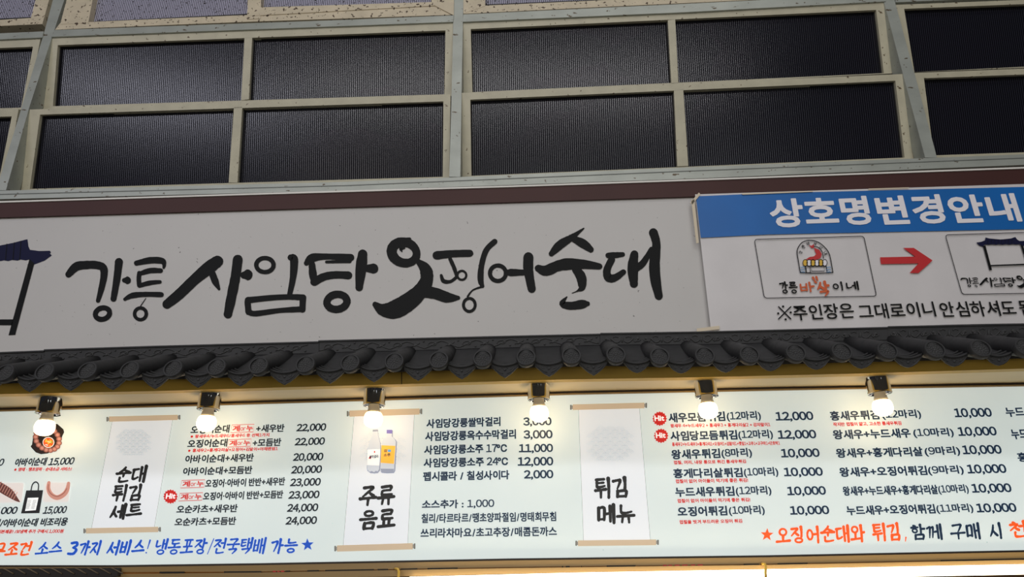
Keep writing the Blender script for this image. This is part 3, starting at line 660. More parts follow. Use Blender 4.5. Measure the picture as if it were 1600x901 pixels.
def make_drip(parent, at_, w, pointed):
    """curved pan tile ending in a pointed drip plate; at_ is the middle of the plate's top edge"""
    A = Vector(at_); hw = w * .5
    def arc(t): return -.010*(1 - (2*t - 1)**2)           # sag of the pan
    m = MB(); n = 10; vs = []
    for k, (y, z) in enumerate([(0, 0), (.10, .10*math.tan(SL))]):
        for i in range(n + 1):
            t = i/n; vs.append(A + Vector(((t - .5)*w, y, z + arc(t))))
    for k, (y, z) in enumerate([(0, -.004), (.10, .10*math.tan(SL) - .004)]):
        for i in range(n + 1):
            t = i/n; vs.append(A + Vector(((t - .5)*w, y, z + arc(t))))
    fs = []
    N1 = n + 1
    for i in range(n):
        fs += [(i, i+1, N1+i+1, N1+i), (2*N1+i, 3*N1+i, 3*N1+i+1, 2*N1+i+1), (i, 2*N1+i, 2*N1+i+1, i+1), (N1+i, N1+i+1, 3*N1+i+1, 3*N1+i)]
    m.add(vs, fs, 0, True)
    # stepped edges of the pans laid over one another
    for s_, (y, z) in enumerate(((.016, .0085), (.034, .0165))):
        m.tube([A + Vector(((t - .5)*w*.98, y, z + arc(t))) for t in [i/10 for i in range(11)]], .0022, 6)
    o = m.build('drip_tile', TILE, parent, origin=at_, autosmooth=True)
    # the plate
    bot = [(-.47, -.013), (-.36, -.021), (-.18, -.0325), (0, -.0405), (.18, -.0325), (.36, -.021), (.47, -.013)] if pointed else [(-.47, -.006), (-.40, -.013), (-.28, -.023), (-.13, -.030), (0, -.0325), (.13, -.030), (.28, -.023), (.40, -.013), (.47, -.006)]
    top = [((t - .5)*.98, arc(t)) for t in [i/8 for i in range(9)]]
    pl = [A + Vector((x*w, .0 + .18*abs(z) - .0, z)) for x, z in top] + [A + Vector((x*w, .18*abs(z), z)) for x, z in bot[::-1]]
    p = MB().prism(pl, (0, .005, 0)); 
    rim = [A + Vector((x*w*.97, .18*abs(z) - .001, z*.97)) for x, z in bot]
    p.tube(rim, .0016, 6); p.tube([A + Vector((x*w, -.0015, z)) for x, z in top], .003, 6)
    pp_ = p.build('drip_plate', TILE, o, origin=at_)
    r = MB(); rnd = random.Random(3)
    c = A + Vector((0, .0, 0))
    for sx in (-1, 1):
        sp = []
        for i in range(14):
            t = i/13; a = t*5.2; rr = .0075*(1 - t*.75); sp.append(c + Vector((sx*(.0135 - rr*math.cos(a)), .18*.02 - .001, -.0175 + rr*.8*math.sin(a))))
        r.tube(sp, .0011, 5)
        r.tube([c + Vector((sx*x, .18*abs(z) - .001, z)) for x, z in ((.005, -.030), (.012, -.027), (.020, -.0215), (.026, -.016))], .0011, 5)
    r.lathe([(.0035, 0), (.003, .001), (.0001, .0022)], c + Vector((0, .003, -.020)), (0, -1, -.18), 8)
    r.build('scroll_relief', TILEL, o, origin=at_)
    return o
def vine(m, fn, x0, x1, kind):
    """raised scrollwork, in picture units along the strip; v 0 top .. 1 foot"""
    if kind:
        per = 27.0; n = int((x1 - x0)/per)
        for i in range(n):
            c = x0 + per*(i + .5); sg = 1 if i % 2 == 0 else -1
            m.tube([fn(c - per*.6 + per*1.2*t, .5 + .36*sg*math.cos(math.pi*(t*1.0)) ) for t in [k/10 for k in range(11)]], .0016, 5)
            m.tube([fn(c + (8.5*(1-t*.8))*math.cos(sg*t*7 + 2.5), .5 - sg*.02 + .30*(1-t*.75)*math.sin(t*7 + 2.5)) for t in [k/16 for k in range(17)]], .0015, 5)
            m.tube([fn(c + per*.42, .5 + .32*sg), fn(c + per*.5, .5 + .34*sg)], .0024, 6)
    else:
        per = 62.0; n = int((x1 - x0)/per + .5)
        for i in range(n):
            c = x0 + per*(i + .5)
            for sg in (-1, 1):
                m.tube([fn(c + sg*(3 + 15*t), .62 + .22*math.sin(t*4.2)) for t in [k/8 for k in range(9)]], .0018, 5)
                m.tube([fn(c + sg*(18 + 8*t), .25 + .5*abs(math.sin(t*3.1 + .6))) for t in [k/8 for k in range(9)]], .0017, 5)
                m.tube([fn(c + sg*(24 + 5*(1-t*.7)*math.cos(t*6)), .5 + .25*(1-t*.7)*math.sin(t*6)) for t in [k/10 for k in range(11)]], .0014, 5)
                m.tube([fn(c + sg*(6 + 8*t), .3 - .12*math.sin(t*3.1)) for t in [k/6 for k in range(7)]], .0015, 5)
            m.tube([fn(c, .3), fn(c, .8)], .0022, 6)
labels = ['charcoal tile eave panel cut by the left edge, left of the first seam', 'charcoal tile eave panel under the first brush letters, with vine scroll border',
          'charcoal tile eave panel with vine scroll border left of the overlapping corner seam', 'charcoal tile eave panel with small leaf border, beginning left of the banner',
          'charcoal tile eave panel under the right of the banner, cut by the right edge']
def interp(pts, x):
    for (a, b), (c, e) in zip(pts, pts[1:]):
        if a <= x <= c: return b + (e - b)*(x - a)/(c - a)
    return pts[0][1] if x < pts[0][0] else pts[-1][1]
for k in range(5):
    xa, xb = seams[k], seams[k+1]; off = [0, -.003, 0, -.006, -.002][k]
    root = empty('tile_eave', P((xa + xb)/2, interp(b_bot[k], (xa + xb)/2), YE)); tag(root, labels[k], 'tile eave', 'moulded tile eaves under the signs')
    tp = [P(x, y, YE + off) for x, y in b_top[k]]; bt = [P(x, y, YE + off) for x, y in b_bot[k]]
    m = MB(); m.strip(tp, bt, (0, .035, 0)); m.strip([p + Vector((0, -.004, 0)) for p in tp], [p + Vector((0, -.004, -.004)) for p in tp], (0, .01, 0)); m.strip([p + Vector((0, -.003, .003)) for p in bt], [p + Vector((0, -.003, 0)) for p in bt], (0, .01, 0))
    st = m.build('border_strip', TILE, root)
    m = MB(); fn = lambda x, v: P(x, interp(b_top[k], x) + 2.5 + (interp(b_bot[k], x) - interp(b_top[k], x) - 4)*v, YE + off - .0014)
    vine(m, fn, xa + 3, xb - 3, k in (1, 2)); m.build('scroll_relief', TILEL, st)
    # sloping bed the tiles are moulded on
    m = MB(); xs = [xa + (xb - xa)*i/8 for i in range(9)]
    hi = [P(x, interp(b_bot[k], x), YE + off) for x in xs]; dy = YE - YD - .015
    lo = [P(x, interp(discs, x) + 7.5, YD + .05 + off) for x in xs]
    m.strip(hi, lo, (0, .012, -.012)); m.build('tile_bed', TILE, root)
    ds = [c for c in discs if xa - (22 if k == 3 else 0) <= c[0] - 4 < xb - (22 if k == 2 else 0)]
    ds = [c for c in discs if xa <= c[0] - 0.5 < xb]
    for c in ds: make_round(root, P(c[0], c[1], YD + off))
    for c, nxt in zip(discs, discs[1:]):
        if not xa <= (c[0] + nxt[0])/2 - 1 < xb: continue
        a, b_ = P(c[0], c[1], YD + off), P(nxt[0], nxt[1], YD + off); mid = (a + b_)/2
        drop = -.0035
        make_drip(root, mid + Vector((0, .022, drop)), (b_ - a).length*.66, k in (0, 1, 2))

# ------------------------------------------------------------------ fascia and soffit over the menu
f_b = [(-250, 622), (0, 615.5), (240, 610.8), (440, 605), (660, 599), (880, 592.6), (1100, 589), (1340, 583.4), (1600, 575.6), (1800, 570)]
mt = [(-250, 650), (0, 641.8), (270, 634.4), (515, 627), (900, 615.5), (1240, 608.5), (1600, 602.3), (1800, 599)]
mbm = [(-250, 886), (0, 883), (180, 883), (400, 880), (800, 872.5), (1200, 867.5), (1600, 859.5), (1800, 856)]
YF, YM = 1.958, 2.12
rail('trim_10', [(x, y - 30) for x, y in f_b], f_b, YF, .03, GOLD, 'golden brown fascia board under the tile eaves')
m = MB().strip([P(x, interp(f_b, x) , YF + .002) for x, _ in f_b], [P(x, interp(mt, x) - 4.5, YM) for x, _ in f_b], (0, .01, .03)); struct(m.build('trim_11', SOFF), 'pale wood soffit lit by the bulbs')
rail('trim_12', [(x, y - 4.5) for x, y in mt], [(x, y - 1.5) for x, y in mt], YM - .002, .03, DARKL, 'dark seam between soffit and menu')
rail('trim_13', [(x, y - 1.8) for x, y in mt], [(x, y + .3) for x, y in mt], YM - .008, .03, TAN, 'thin tan bead along the top of the menu')

x = 627.5; y = interp(f_b, x); struct(MB().prism([P(x - .5, y - 26, YF - .001), P(x + .5, y - 26, YF - .001), P(x + .5, y, YF - .001), P(x - .5, y, YF - .001)], (0, .002, 0)).build('trim_17', DARKL), 'thin dark joint in the golden fascia')

# ------------------------------------------------------------------ menu board
menu = empty('menu_board', P(800, 872, YM)); tag(menu, 'long lit white menu board with Korean dishes and prices under the tile eaves', 'menu board')
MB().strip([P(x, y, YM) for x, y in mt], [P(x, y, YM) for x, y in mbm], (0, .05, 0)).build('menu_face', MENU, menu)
YT = YM - .0012
def line(name, mt_, lab, *runs):
    m = MB()
    for r in runs: write(m, r[0], r[1], r[2], r[3], r[4], r[5], YT, r[6] if len(r) > 6 else .024, r[7] if len(r) > 7 else 0)
    m.build(name, mt_, menu, label=lab)
def hit(cx, cy, r):
    m = MB(); star(m, cx, cy, r, lambda x, y: P(x, y, YT), 0, 16, .84)
    write(m, 'Hit', cx - r*.66, cy + r*.3, cx + r*.62, cy + r*.26, r*.7, YT - .0006, .03, 0, 1); m.build('hit_badge', [PRED, PWHITE], menu, label='red burst badge reading Hit')
def tagbox(x0, y0, x1, y1):                            # outlined red tag: 계or누
    m = MB(); t = (x1-x0)/37; h = y1 - y0
    c = [(x0 + 1.6, y0 + .6), (x1 + .8, y0 - .6), (x1 - .8, y1 - .9), (x0 - .8, y1 + .3)]
    brush(m, [(x, y, .9) for x, y in c], lambda x, y: P(x, y, YT), 0, True)
    write(m, '계', x0 + 2*t, y1 - 1.5, x0 + 13.5*t, y1 - 1.8, h - 3.2, YT, .03); write(m, '누', x0 + 24.5*t, y1 - 2, x0 + 35*t, y1 - 2.3, h - 3.5, YT, .03)
    write(m, 'or', x0 + 14.5*t, y1 - 2.6, x0 + 23.5*t, y1 - 2.8, h*.45, YT, .0); m.build('tag_text', PRED, menu, label='red outlined tag')
IT = .08
K = NAVY
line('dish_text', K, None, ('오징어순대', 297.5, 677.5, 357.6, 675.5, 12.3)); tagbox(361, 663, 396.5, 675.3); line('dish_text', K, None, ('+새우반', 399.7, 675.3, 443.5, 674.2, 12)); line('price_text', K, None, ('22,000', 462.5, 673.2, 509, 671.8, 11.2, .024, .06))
line('note_text', PRED, 'small red note', ('※ 왕새우4/누드새우6/홍새우6 중 선택1가지', 297.5, 684.3, 420.4, 681.7, 5.6, .03))
line('dish_text', K, None, ('오징어순대', 292.5, 699.3, 354.3, 697.3, 12.3)); tagbox(356, 686, 392.2, 697.8); line('dish_text', K, None, ('+모듬반', 394.4, 697.6, 438.5, 696, 12)); line('price_text', K, None, ('22,000', 459.8, 695.2, 507, 693.8, 11.2, .024, .06))
line('note_text', PRED, 'small red note', ('※ 홍새우2+홍게다리살+오징어+김말이+야채랜덤1', 293.5, 706.4, 433.8, 703.2, 5.6, .03))
line('dish_text', K, None, ('아바이순대+새우반', 288.8, 723.2, 395.5, 720.3, 12.2)); line('price_text', K, None, ('20,000', 457.2, 719.3, 504.5, 718.2, 11.6, .024, .06))
line('dish_text', K, None, ('아바이순대+모듬반', 285.4, 742.4, 393.2, 739.7, 12.2)); line('price_text', K, None, ('20,000', 454.2, 739.2, 502.4, 737.8, 11.6, .024, .06))
tagbox(282.6, 749.7, 319.5, 761.7); line('dish_text', K, None, ('오징어·아바이 반반+새우반', 320.2, 761.2, 444.5, 757.6, 12.4)); line('price_text', K, None, ('23,000', 452.5, 758.8, 500.5, 757.6, 11.6, .024, .06))
hit(266.4, 775.4, 11.5); tagbox(279.6, 769.8, 316.2, 781.9); line('dish_text', K, None, ('오징어·아바이 반반+모듬반', 316.8, 781.2, 441.5, 778, 12.4)); line('price_text', K, None, ('23,000', 450, 778.5, 498.5, 777.3, 11.6, .024, .06))
line('dish_text', K, None, ('오순카츠+새우반', 275.4, 801.6, 370.2, 799.6, 12.3)); line('price_text', K, None, ('24,000', 447.8, 798.8, 496.5, 797.6, 11.8, .024, .06))
line('dish_text', K, None, ('오순카츠+모듬반', 272.4, 821.3, 367.8, 819.3, 12.3)); line('price_text', K, None, ('24,000', 445.5, 818.8, 494.5, 817.6, 11.8, .024, .06))
# left picture corner
line('dish_text', K, None, ('아바이순대', 21.7, 728.3, 70.5, 726.6, 12.3, .026, .12)); line('price_text', K, None, ('15,000', 75, 726.2, 114.5, 724.6, 11, .022, .12))
line('note_text', PRED, 'small red note', ('※ 명태 · 땡초양파 · 순대소금 서비스!', 21.4, 736, 111, 735, 5.8, .03, .12))
line('price_text', K, None, (',000', -22, 727.5, 4.5, 726.8, 11, .022, .12)); line('price_text', K, None, ('7,000', -12, 803, 25.5, 801.8, 11, .022, .12)); line('price_text', K, None, ('15,000', 66.4, 802, 102.5, 800.8, 11, .022, .12))
line('dish_text', K, None, ('오징어/아바이순대 비조리용', -34, 824, 103.5, 820.6, 12.6, .026, .12)); line('note_text', PRED, 'small red note', ('2가지 기본제공! /보냉백 추가 구매시 1,000원', -22, 833.6, 98, 832.5, 6.2, .03, .12))
# drinks
K = NAVY2
for s, a, b_, c_, d_, h, p, e, f_, g_, h2 in [('사임당강릉쌀막걸리', 666.4, 668.6, 781.8, 665, 14, '3,000', 817.5, 664, 862, 12.2), ('사임당강릉옥수수막걸리', 664.4, 688.8, 806, 684.8, 14.4, '3,000', 818, 684.4, 863.6, 12.6),
        ('사임당강릉소주 17℃', 662.8, 709.8, 792, 706.4, 14, '11,000', 810.8, 705.8, 864.3, 12.4), ('사임당강릉소주 24℃', 662, 730, 793.6, 727, 14, '12,000', 809, 726.8, 864.7, 13), ('펩시콜라 / 칠성사이다', 661, 751, 795.6, 748.2, 14, '2,000', 818.5, 746.8, 864.8, 12.6)]:
    line('dish_text', K, None, (s, a, b_, c_, d_, h, .028)); line('price_text', K, None, (p, e, f_, g_, f_ - .7, h2, .026))
line('dish_text', K, None, ('소스추가 : 1,000', 659.4, 795, 772, 793.2, 14, .024)); line('dish_text', K, None, ('칠리/타르타르/땡초양파절임/명태회무침', 658.4, 816.8, 869, 813.6, 14.5, .018)); line('dish_text', K, None, ('쓰리라차마요/초고추장/매콤돈까스', 657.2, 839.8, 870, 836.8, 14.5, .018))
# fried dishes, first column
R1 = [('새우모듬튀김', 1045.5, 659.8, 1133.4, 657.2, '(12마리)', 1136.7, 1189.6, '12,000', 1212.5, 656.2, 1271.7, '왕새우 4+누드새우2 + 홍새우3 + 홍게다리살2 + 감자말이1', 1048, 667.8, 1204),
      ('사임당모듬튀김', 1048.3, 688.2, 1152.4, 686.2, '(12마리)', 1154.8, 1208.4, '12,000', 1216, 684.8, 1276.3, '홍새우2+누드새우3+홍게다리1+오징어1+김말이1+깻잎1+고추1+고구마1+단호박1', 1050.5, 696.8, 1219),
      ('왕새우튀김', 1050, 717.2, 1125.7, 715, '(8마리)', 1128.4, 1175.6, '10,000', 1221, 713.8, 1281.6, '껍질, 머리, 내장 통으로 튀긴 통새우튀김', 1053, 725.4, 1165.8),
      ('홍게다리살튀김', 1053, 746.6, 1160.8, 744.8, '(10마리)', 1163.5, 1216.8, '10,000', 1225.4, 743.2, 1286.6, '껍질이 없어 아이들이 먹기에 좋은 튀김!', 1056, 754.6, 1169),
      ('누드새우튀김', 1056.2, 775.8, 1148, 774, '(12마리)', 1150.8, 1206, '10,000', 1230.7, 772.8, 1291.4, '껍질이 없어 아이들이 먹기에 좋은 튀김!', 1058.8, 785.2, 1172.5),
      ('오징어튀김', 1059.5, 806.4, 1136.7, 804.6, '(10마리)', 1140, 1195.6, '10,000', 1235, 803.2, 1296.6, '껍질을 벗겨 부드러운 오징어 튀김', 1062, 818.3, 1159.8)]
for s, a, b_, c_, d_, t, e, f_, p, g_, gy, h2, nt_, n0, ny_, n1 in R1:
    line('dish_text', K, None, (s, a, b_, c_, d_, 14.6, .03)); line('count_text', K, None, (t, e, d_ + 1.2, f_, d_ - .2, 15.4, .022)); line('price_text', K, None, (p, g_, gy, h2, gy - 1, 13, .026))
    line('note_text', PRED, 'small red note', (nt_, n0, ny_, n1, ny_ - 2, 6, .03))
hit(1030.8, 653.8, 11.6); hit(1033, 680.5, 11.6)
R2 = [('홍새우튀김', 1298.5, 656.8, 1374.4, 654.6, '(12마리)', 1379.7, 1440.4, '10,000', 1492.4, 651, 1551), ('왕새우+누드새우', 1303, 686, 1423.9, 683.2, '(10마리)', 1428.9, 1491.4, '10,000', 1498, 680.2, 1558.6),
      ('왕새우+홍게다리살', 1308, 714.8, 1442.9, 712, '(9마리)', 1446.6, 1501.4, '10,000', 1505, 708.8, 1566.4), ('왕새우+오징어튀김', 1313.2, 744.6, 1449.6, 741.6, '(9마리)', 1452, 1507, '10,000', 1512.4, 738.8, 1573.8),
      ('왕새우+누드새우+홍게다리살', 1318.6, 774, 1466.6, 771.4, '(10마리)', 1468, 1514.8, '10,000', 1519.4, 768.8, 1581.8), ('누드새우+오징어튀김', 1324.3, 804.6, 1462.3, 801.6, '(11마리)', 1465, 1522, '10,000', 1526.8, 799.6, 1589.6)]
for s, a, b_, c_, d_, t, e, f_, p, g_, gy, h2 in R2:
    line('dish_text', K, None, (s, a, b_, c_, d_, 14.4, .028)); line('count_text', K, None, (t, e, d_ + 1, f_, d_ - .4, 15, .022)); line('price_text', K, None, (p, g_, gy, h2, gy - 1, 13.4, .026))
line('note_text', PRED, 'small red note', ('작지만 껍질이 얇고, 고소한 통새우튀김', 1302.5, 666, 1408.8, 663.8, 6.2, .03))
line('dish_text', K, None, ('누드', 1573.6, 651, 1602, 650, 14, .028)); line('dish_text', K, None, ('누드', 1582.6, 686, 1607, 685, 15, .028)); line('dish_text', K, None, ('홍', 1592, 721, 1607, 720.5, 14, .028))
# brush lines along the foot
def bline(mt_, lab, *runs):
    for s, a, b_, c_, d_, h, w in runs: calli(MB(), s, a, b_, c_, d_, h, YT, w, IT).build('slogan_text', mt_, menu, label=lab)
bline(PORANGE, 'orange brush slogan at the left', ('무조건', -14, 869.5, 47, 867.2, 21, 1.25))
bline(PBLUE, 'blue brush slogan', ('소스', 54, 867, 96, 865.5, 20, 1.15), ('3가지', 103, 866.8, 157, 865.6, 21, 1.2), ('서비스!', 165, 866.6, 233, 865, 22, 1.2), ('냉동포장/전국택배', 239, 866.3, 414, 864, 24, 1.0), ('가능', 421, 863.8, 464, 863.3, 22, 1.2))
m = MB(); star(m, 480.5, 850.6, 10.2, lambda x, y: P(x, y, YT), 0, 5, .42, -.05); m.build('star_print', PBLUE, menu, label='blue star')
bline(PORANGE, 'orange brush slogan at the right', ('오징어순대와', 1213, 849, 1353.5, 845, 25, 1.2), ('튀김,', 1365, 844.5, 1421, 843, 26, 1.2), ('천', 1579.5, 839.8, 1609, 838.8, 25, 1.25))
bline(NAVY2, 'navy brush slogan', ('함께', 1424, 842.8, 1475, 841.8, 23, 1.15), ('구매', 1486.5, 841.6, 1535, 840.6, 23.5, 1.15), ('시', 1547, 840.6, 1571.5, 840, 23, 1.2))
m = MB(); star(m, 1198.5, 835, 10.5, lambda x, y: P(x, y, YT), 0, 5, .42, .05); m.build('star_print', PORANGE, menu, label='orange star')

# printed scrolls
def scroll(lab, rt, rb, paper, titles, wave, th=9.0):
    y0 = YM - .0008
    s_ = MB().flat([P(x, y, y0) for x, y in paper]).build('scroll_print', PAPER, menu, label=lab)
    for a, b_ in ((paper[0], paper[3]), (paper[1], paper[2])):
        m = MB(); brush(m, [(a[0], a[1], .8), (b_[0], b_[1], .8)], lambda x, y: P(x, y, y0 - .0003)); m.build('paper_edge', EDGE, s_)
    for (a, b_) in (rt, rb):
        m = MB(); t = th/2; ux, uy = b_[0]-a[0], b_[1]-a[1]; l = math.hypot(ux, uy); ux /= l; uy /= l
        bar = [(a[0] + ux*4, a[1] + uy*4 - t), (b_[0] - ux*4, b_[1] - uy*4 - t), (b_[0] - ux*4, b_[1] - uy*4 + t), (a[0] + ux*4, a[1] + uy*4 + t)]
        m.flat([P(x, y, y0 - .0006) for x, y in bar], 0)
        for e, sg in ((a, 1), (b_, -1)):
            t2 = t*.86; m.flat([P(x, y, y0 - .0006) for x, y in [(e[0], e[1] - t2), (e[0] + sg*2.6*ux, e[1] - t2), (e[0] + sg*2.6*ux, e[1] + t2), (e[0], e[1] + t2)]], 1)
            m.flat([P(x, y, y0 - .0006) for x, y in [(e[0] + sg*2.9, e[1] - t*.6), (e[0] + sg*4, e[1] - t*.6), (e[0] + sg*4, e[1] + t*.6), (e[0] + sg*2.9, e[1] + t*.6)]], 1)
        m.build('scroll_rod', [ROD, RODC], s_)
    m = MB(); cx, cy, r = wave
    rr = r*.33
    for row in range(-4, 5):
        for c in range(-4, 5):
            x = cx + (c + (.5 if row % 2 else 0))*rr*1.25 - .15*row*0; y = cy + row*rr*.5
            if math.hypot(x - cx, (y - cy)*1.05) > r*.95: continue
            for q_ in (1, .72, .45):
                a0 = [(x + rr*.62*q_*math.cos(t), y - rr*.62*q_*math.sin(t), .55) for t in [math.pi*(.08 + .84*j/8) for j in range(9)]]
                brush(m, a0, lambda a, b: P(a, b, y0 - .0003))
    m.build('wave_print', WAVE, s_, label='faint wave pattern')
    m = MB()
    for s, a, b_, c_, d_, h, w in titles: calli(m, s, a, b_, c_, d_, h, YT, w, .02)
    m.build('title_text', PBLACK, s_, label='black brush title')
    return s_
scroll('white printed scroll left of the set menus', ((166.3, 654.6), (281.8, 651.6)), ((130.3, 829), (251.3, 826.6)), [(175.6, 657), (270, 654.5), (241.2, 823), (142.8, 826)],
       [('순대', 178.5, 754.2, 228, 751.8, 24, 1.32), ('튀김', 174, 782.3, 222, 781.3, 24, 1.32), ('세트', 170, 811, 221, 808, 22, 1.5)], (208.5, 694, 27), 8.4)
s2 = scroll('white printed scroll with two bottles', ((541.8, 646), (659.7, 642.4)), ((522.4, 856.6), (649, 852.8)), [(553.5, 647), (647.5, 644.5), (637, 851), (536, 853.5)],
       [('주류', 560.5, 789.5, 617, 787, 29.5, 1.28), ('음료', 560.5, 827.2, 618, 824.5, 30, 1.28)], (598, 703.6, 35), 9.8)
s3 = scroll('white printed scroll left of the fried dishes', ((890.7, 636), (1011, 633)), ((899, 848.3), (1029.4, 846.8)), [(903.8, 638.5), (999, 636.5), (1016.4, 845), (911.8, 846.5)],
       [('튀김', 930, 777.5, 985, 776, 30, 1.28), ('메뉴', 933, 816.8, 994, 815.8, 28, 1.3)], (953.6, 697, 36), 9)
# bottle pictures
dz = lambda x, y, k=0: P(540 + x/5.007, 580 + y/5.007, YT - .0003 - .0003*k)
m = MB(); m.flat([dz(x + 4, y + 5, -.5) for x, y in [(213, 458), (252, 456), (254, 500), (272, 560), (276, 600), (272, 700), (266, 770), (250, 790), (222, 794), (188, 790), (165, 770), (160, 740), (166, 600), (186, 540), (204, 500)]], 1); m.flat([dz(x, y) for x, y in [(213, 458), (252, 456), (254, 500), (270, 560), (272, 600), (268, 700), (262, 765), (250, 783), (238, 776), (222, 788), (205, 778), (188, 785), (170, 768), (166, 740), (172, 600), (190, 540), (208, 500)]], 0)
m.flat([dz(x, y, 1) for x, y in [(212, 455), (254, 452), (254, 468), (212, 470)]], 1); m.flat([dz(x, y, 1) for x, y in [(172, 612), (270, 606), (262, 735), (168, 730)]], 2)
write(m, '쌀막걸리', 577, 716, 591, 715, 5, YT - .001, .02, 0, 3); m.flat([dz(x, y, 2) for x, y in [(178, 680), (190, 664), (204, 668), (196, 684)]], 4); m.flat([dz(x, y, 2) for x, y in [(222, 622), (232, 622), (232, 636), (222, 636)]], 4)
m.build('bottle_print', [BOTW, BOTS, PWHITE, NAVY2, PRED], s2, label='white rice wine bottle picture')
m = MB(); m.flat([dz(x + 5, y + 5, -.5) for x, y in [(322, 455), (366, 455), (364, 508), (390, 530), (398, 550), (384, 772), (374, 790), (320, 793), (276, 788), (266, 772), (281, 545), (292, 526), (320, 510)]], 5); m.flat([dz(x, y) for x, y in [(325, 470), (362, 470), (362, 508), (385, 530), (393, 550), (380, 770), (372, 784), (320, 788), (280, 784), (270, 772), (285, 545), (295, 528), (322, 510)]], 0)
m.flat([dz(x, y, 1) for x, y in [(321, 456), (365, 456), (364, 486), (321, 484)]], 1); m.flat([dz(x, y, 1) for x, y in [(281, 577), (389, 582), (378, 722), (274, 714)]], 2); m.flat([dz(x, y, 1) for x, y in [(272, 760), (380, 762), (372, 784), (320, 788), (280, 784)]], 5)
write(m, '강', 599.8, 706.3, 605, 706, 4.6, YT - .001, .02, 0, 3); m.flat([dz(x, y, 2) for x, y in [(330, 610), (355, 611), (353, 630), (328, 629)]], 4); write(m, '소주', 599.4, 713, 610, 712.8, 4.6, YT - .001, .02, 0, 3)
m.build('bottle_print', [BOTW, CAPV, YEL, NAVY2, PSKY, BOTS], s2, label='clear bottle picture with yellow label')
# food pictures at the left
f5 = lambda x, y, k=0: P(x/4.292, 640 + y/4.292, YT - .0003*k)
m = MB(); m.flat([f5(x, y) for x, y in [(215, 258), (205, 245), (215, 232), (222, 180), (260, 115), (330, 90), (385, 95), (425, 130), (430, 150), (418, 175), (405, 225), (370, 265), (320, 292), (275, 297), (240, 285)]], 0)
rnd = random.Random(5)
for j in range(17):
    a = 2*math.pi*j/17; x, y = 318 + 78*math.cos(a) + 14*math.sin(a), 195 + 76*math.sin(a)
    for k, (r_, mi) in enumerate(((20, 3), (18, 1), (11, 2))): m.flat([f5(x + r_*math.cos(t), y + r_*.92*math.sin(t), 1 + k) for t in [2*math.pi*i/12 for i in range(12)]], mi)
m.flat([f5(325 + 40*math.cos(t), 218 + 37*math.sin(t), 4) for t in [2*math.pi*i/20 for i in range(20)]], 4); m.flat([f5(325 + 34*math.cos(t), 218 + 31*math.sin(t), 5) for t in [2*math.pi*i/20 for i in range(20)]], 6)
for j in range(22):
    a = rnd.uniform(0, 6.28); r_ = rnd.uniform(0, 27); m.flat([f5(325 + r_*math.cos(a) + 7*math.cos(t), 218 + r_*.9*math.sin(a) + 4*math.sin(t), 6) for t in [2*math.pi*i/8 for i in range(8)]], rnd.choice((5, 5, 7, 4)))
m.build('food_print', [BOWL, MEAT, MEAT2, MEATD, TRAY, YEL, PORANGE, GREEN], menu, label='picture of sausage slices round a dip in a black bowl')
def rr_(x0, y0, x1, y1, sk, r=12):
    o = []
    for cx, cy, a0 in ((x1-r, y1-r, 0), (x0+r, y1-r, 1), (x0+r, y0+r, 2), (x1-r, y0+r, 3)):
        for j in range(5): a = (a0 + j/4)*math.pi/2; px, py = cx + r*math.cos(a), cy + r*math.sin(a); o.append((px + sk*(y1 - py), py))
    return o
m = MB(); m.flat([f5(x, y) for x, y in rr_(-120, 488, 145, 622, .12)], 0); brush(m, [(-60, 470, 40), (-10, 510, 60), (60, 555, 58), (105, 595, 30), (130, 615, 8)], lambda x, y: f5(x, y, 1), 1)
for j in range(9): x = -20 + j*15; y = 498 + j*10; brush(m, [(x + 16, y - 26, 4), (x - 10, y + 22, 4)], lambda a, b: f5(a, b, 2), 2)
m.build('food_print', [TRAY, MEATD, MEAT2], menu, label='picture of sliced stuffed squid on a tray')
m = MB(); m.flat([f5(x, y) for x, y in rr_(288, 486, 460, 618, .09, 16)], 0); brush(m, [(328, 488, 22), (325, 530, 28), (345, 570, 32), (385, 588, 32), (430, 565, 32), (452, 530, 28), (460, 492, 22)], lambda x, y: f5(x, y, 1), 1)
brush(m, [(326, 500, 5), (325, 535, 6), (346, 566, 6), (385, 580, 6), (425, 560, 6), (448, 528, 5)], lambda x, y: f5(x, y, 2), 2); m.build('food_print', [TRAY, MEAT2, MEAT], menu, label='picture of one curved sausage on a tray')
m = MB(); m.flat([f5(x, y) for x, y in [(176, 540), (289, 538), (264, 692), (141, 694)]], 0); brush(m, [(208, 540, 8), (218, 500, 8), (240, 483, 9), (258, 500, 8), (256, 538, 8)], lambda x, y: f5(x, y, 1), 0)
m.flat([f5(x, y, 1) for x, y in [(186, 590), (258, 588), (240, 672), (168, 678)]], 1)
for j in range(8): brush(m, [(186 - j*2, 606 + j*8, 2.2), (210 + rnd.uniform(-4, 4) - j*2, 605 + j*8, 2.2)], lambda x, y: f5(x, y, 2), 2); brush(m, [(222 - j*2, 606 + j*8, 2.2), (245 + rnd.uniform(-6, 2) - j*2, 605 + j*8, 2.2)], lambda x, y: f5(x, y, 2), 2)
m.build('food_print', [BAG, PWHITE, RODC], menu, label='picture of a black tote bag')

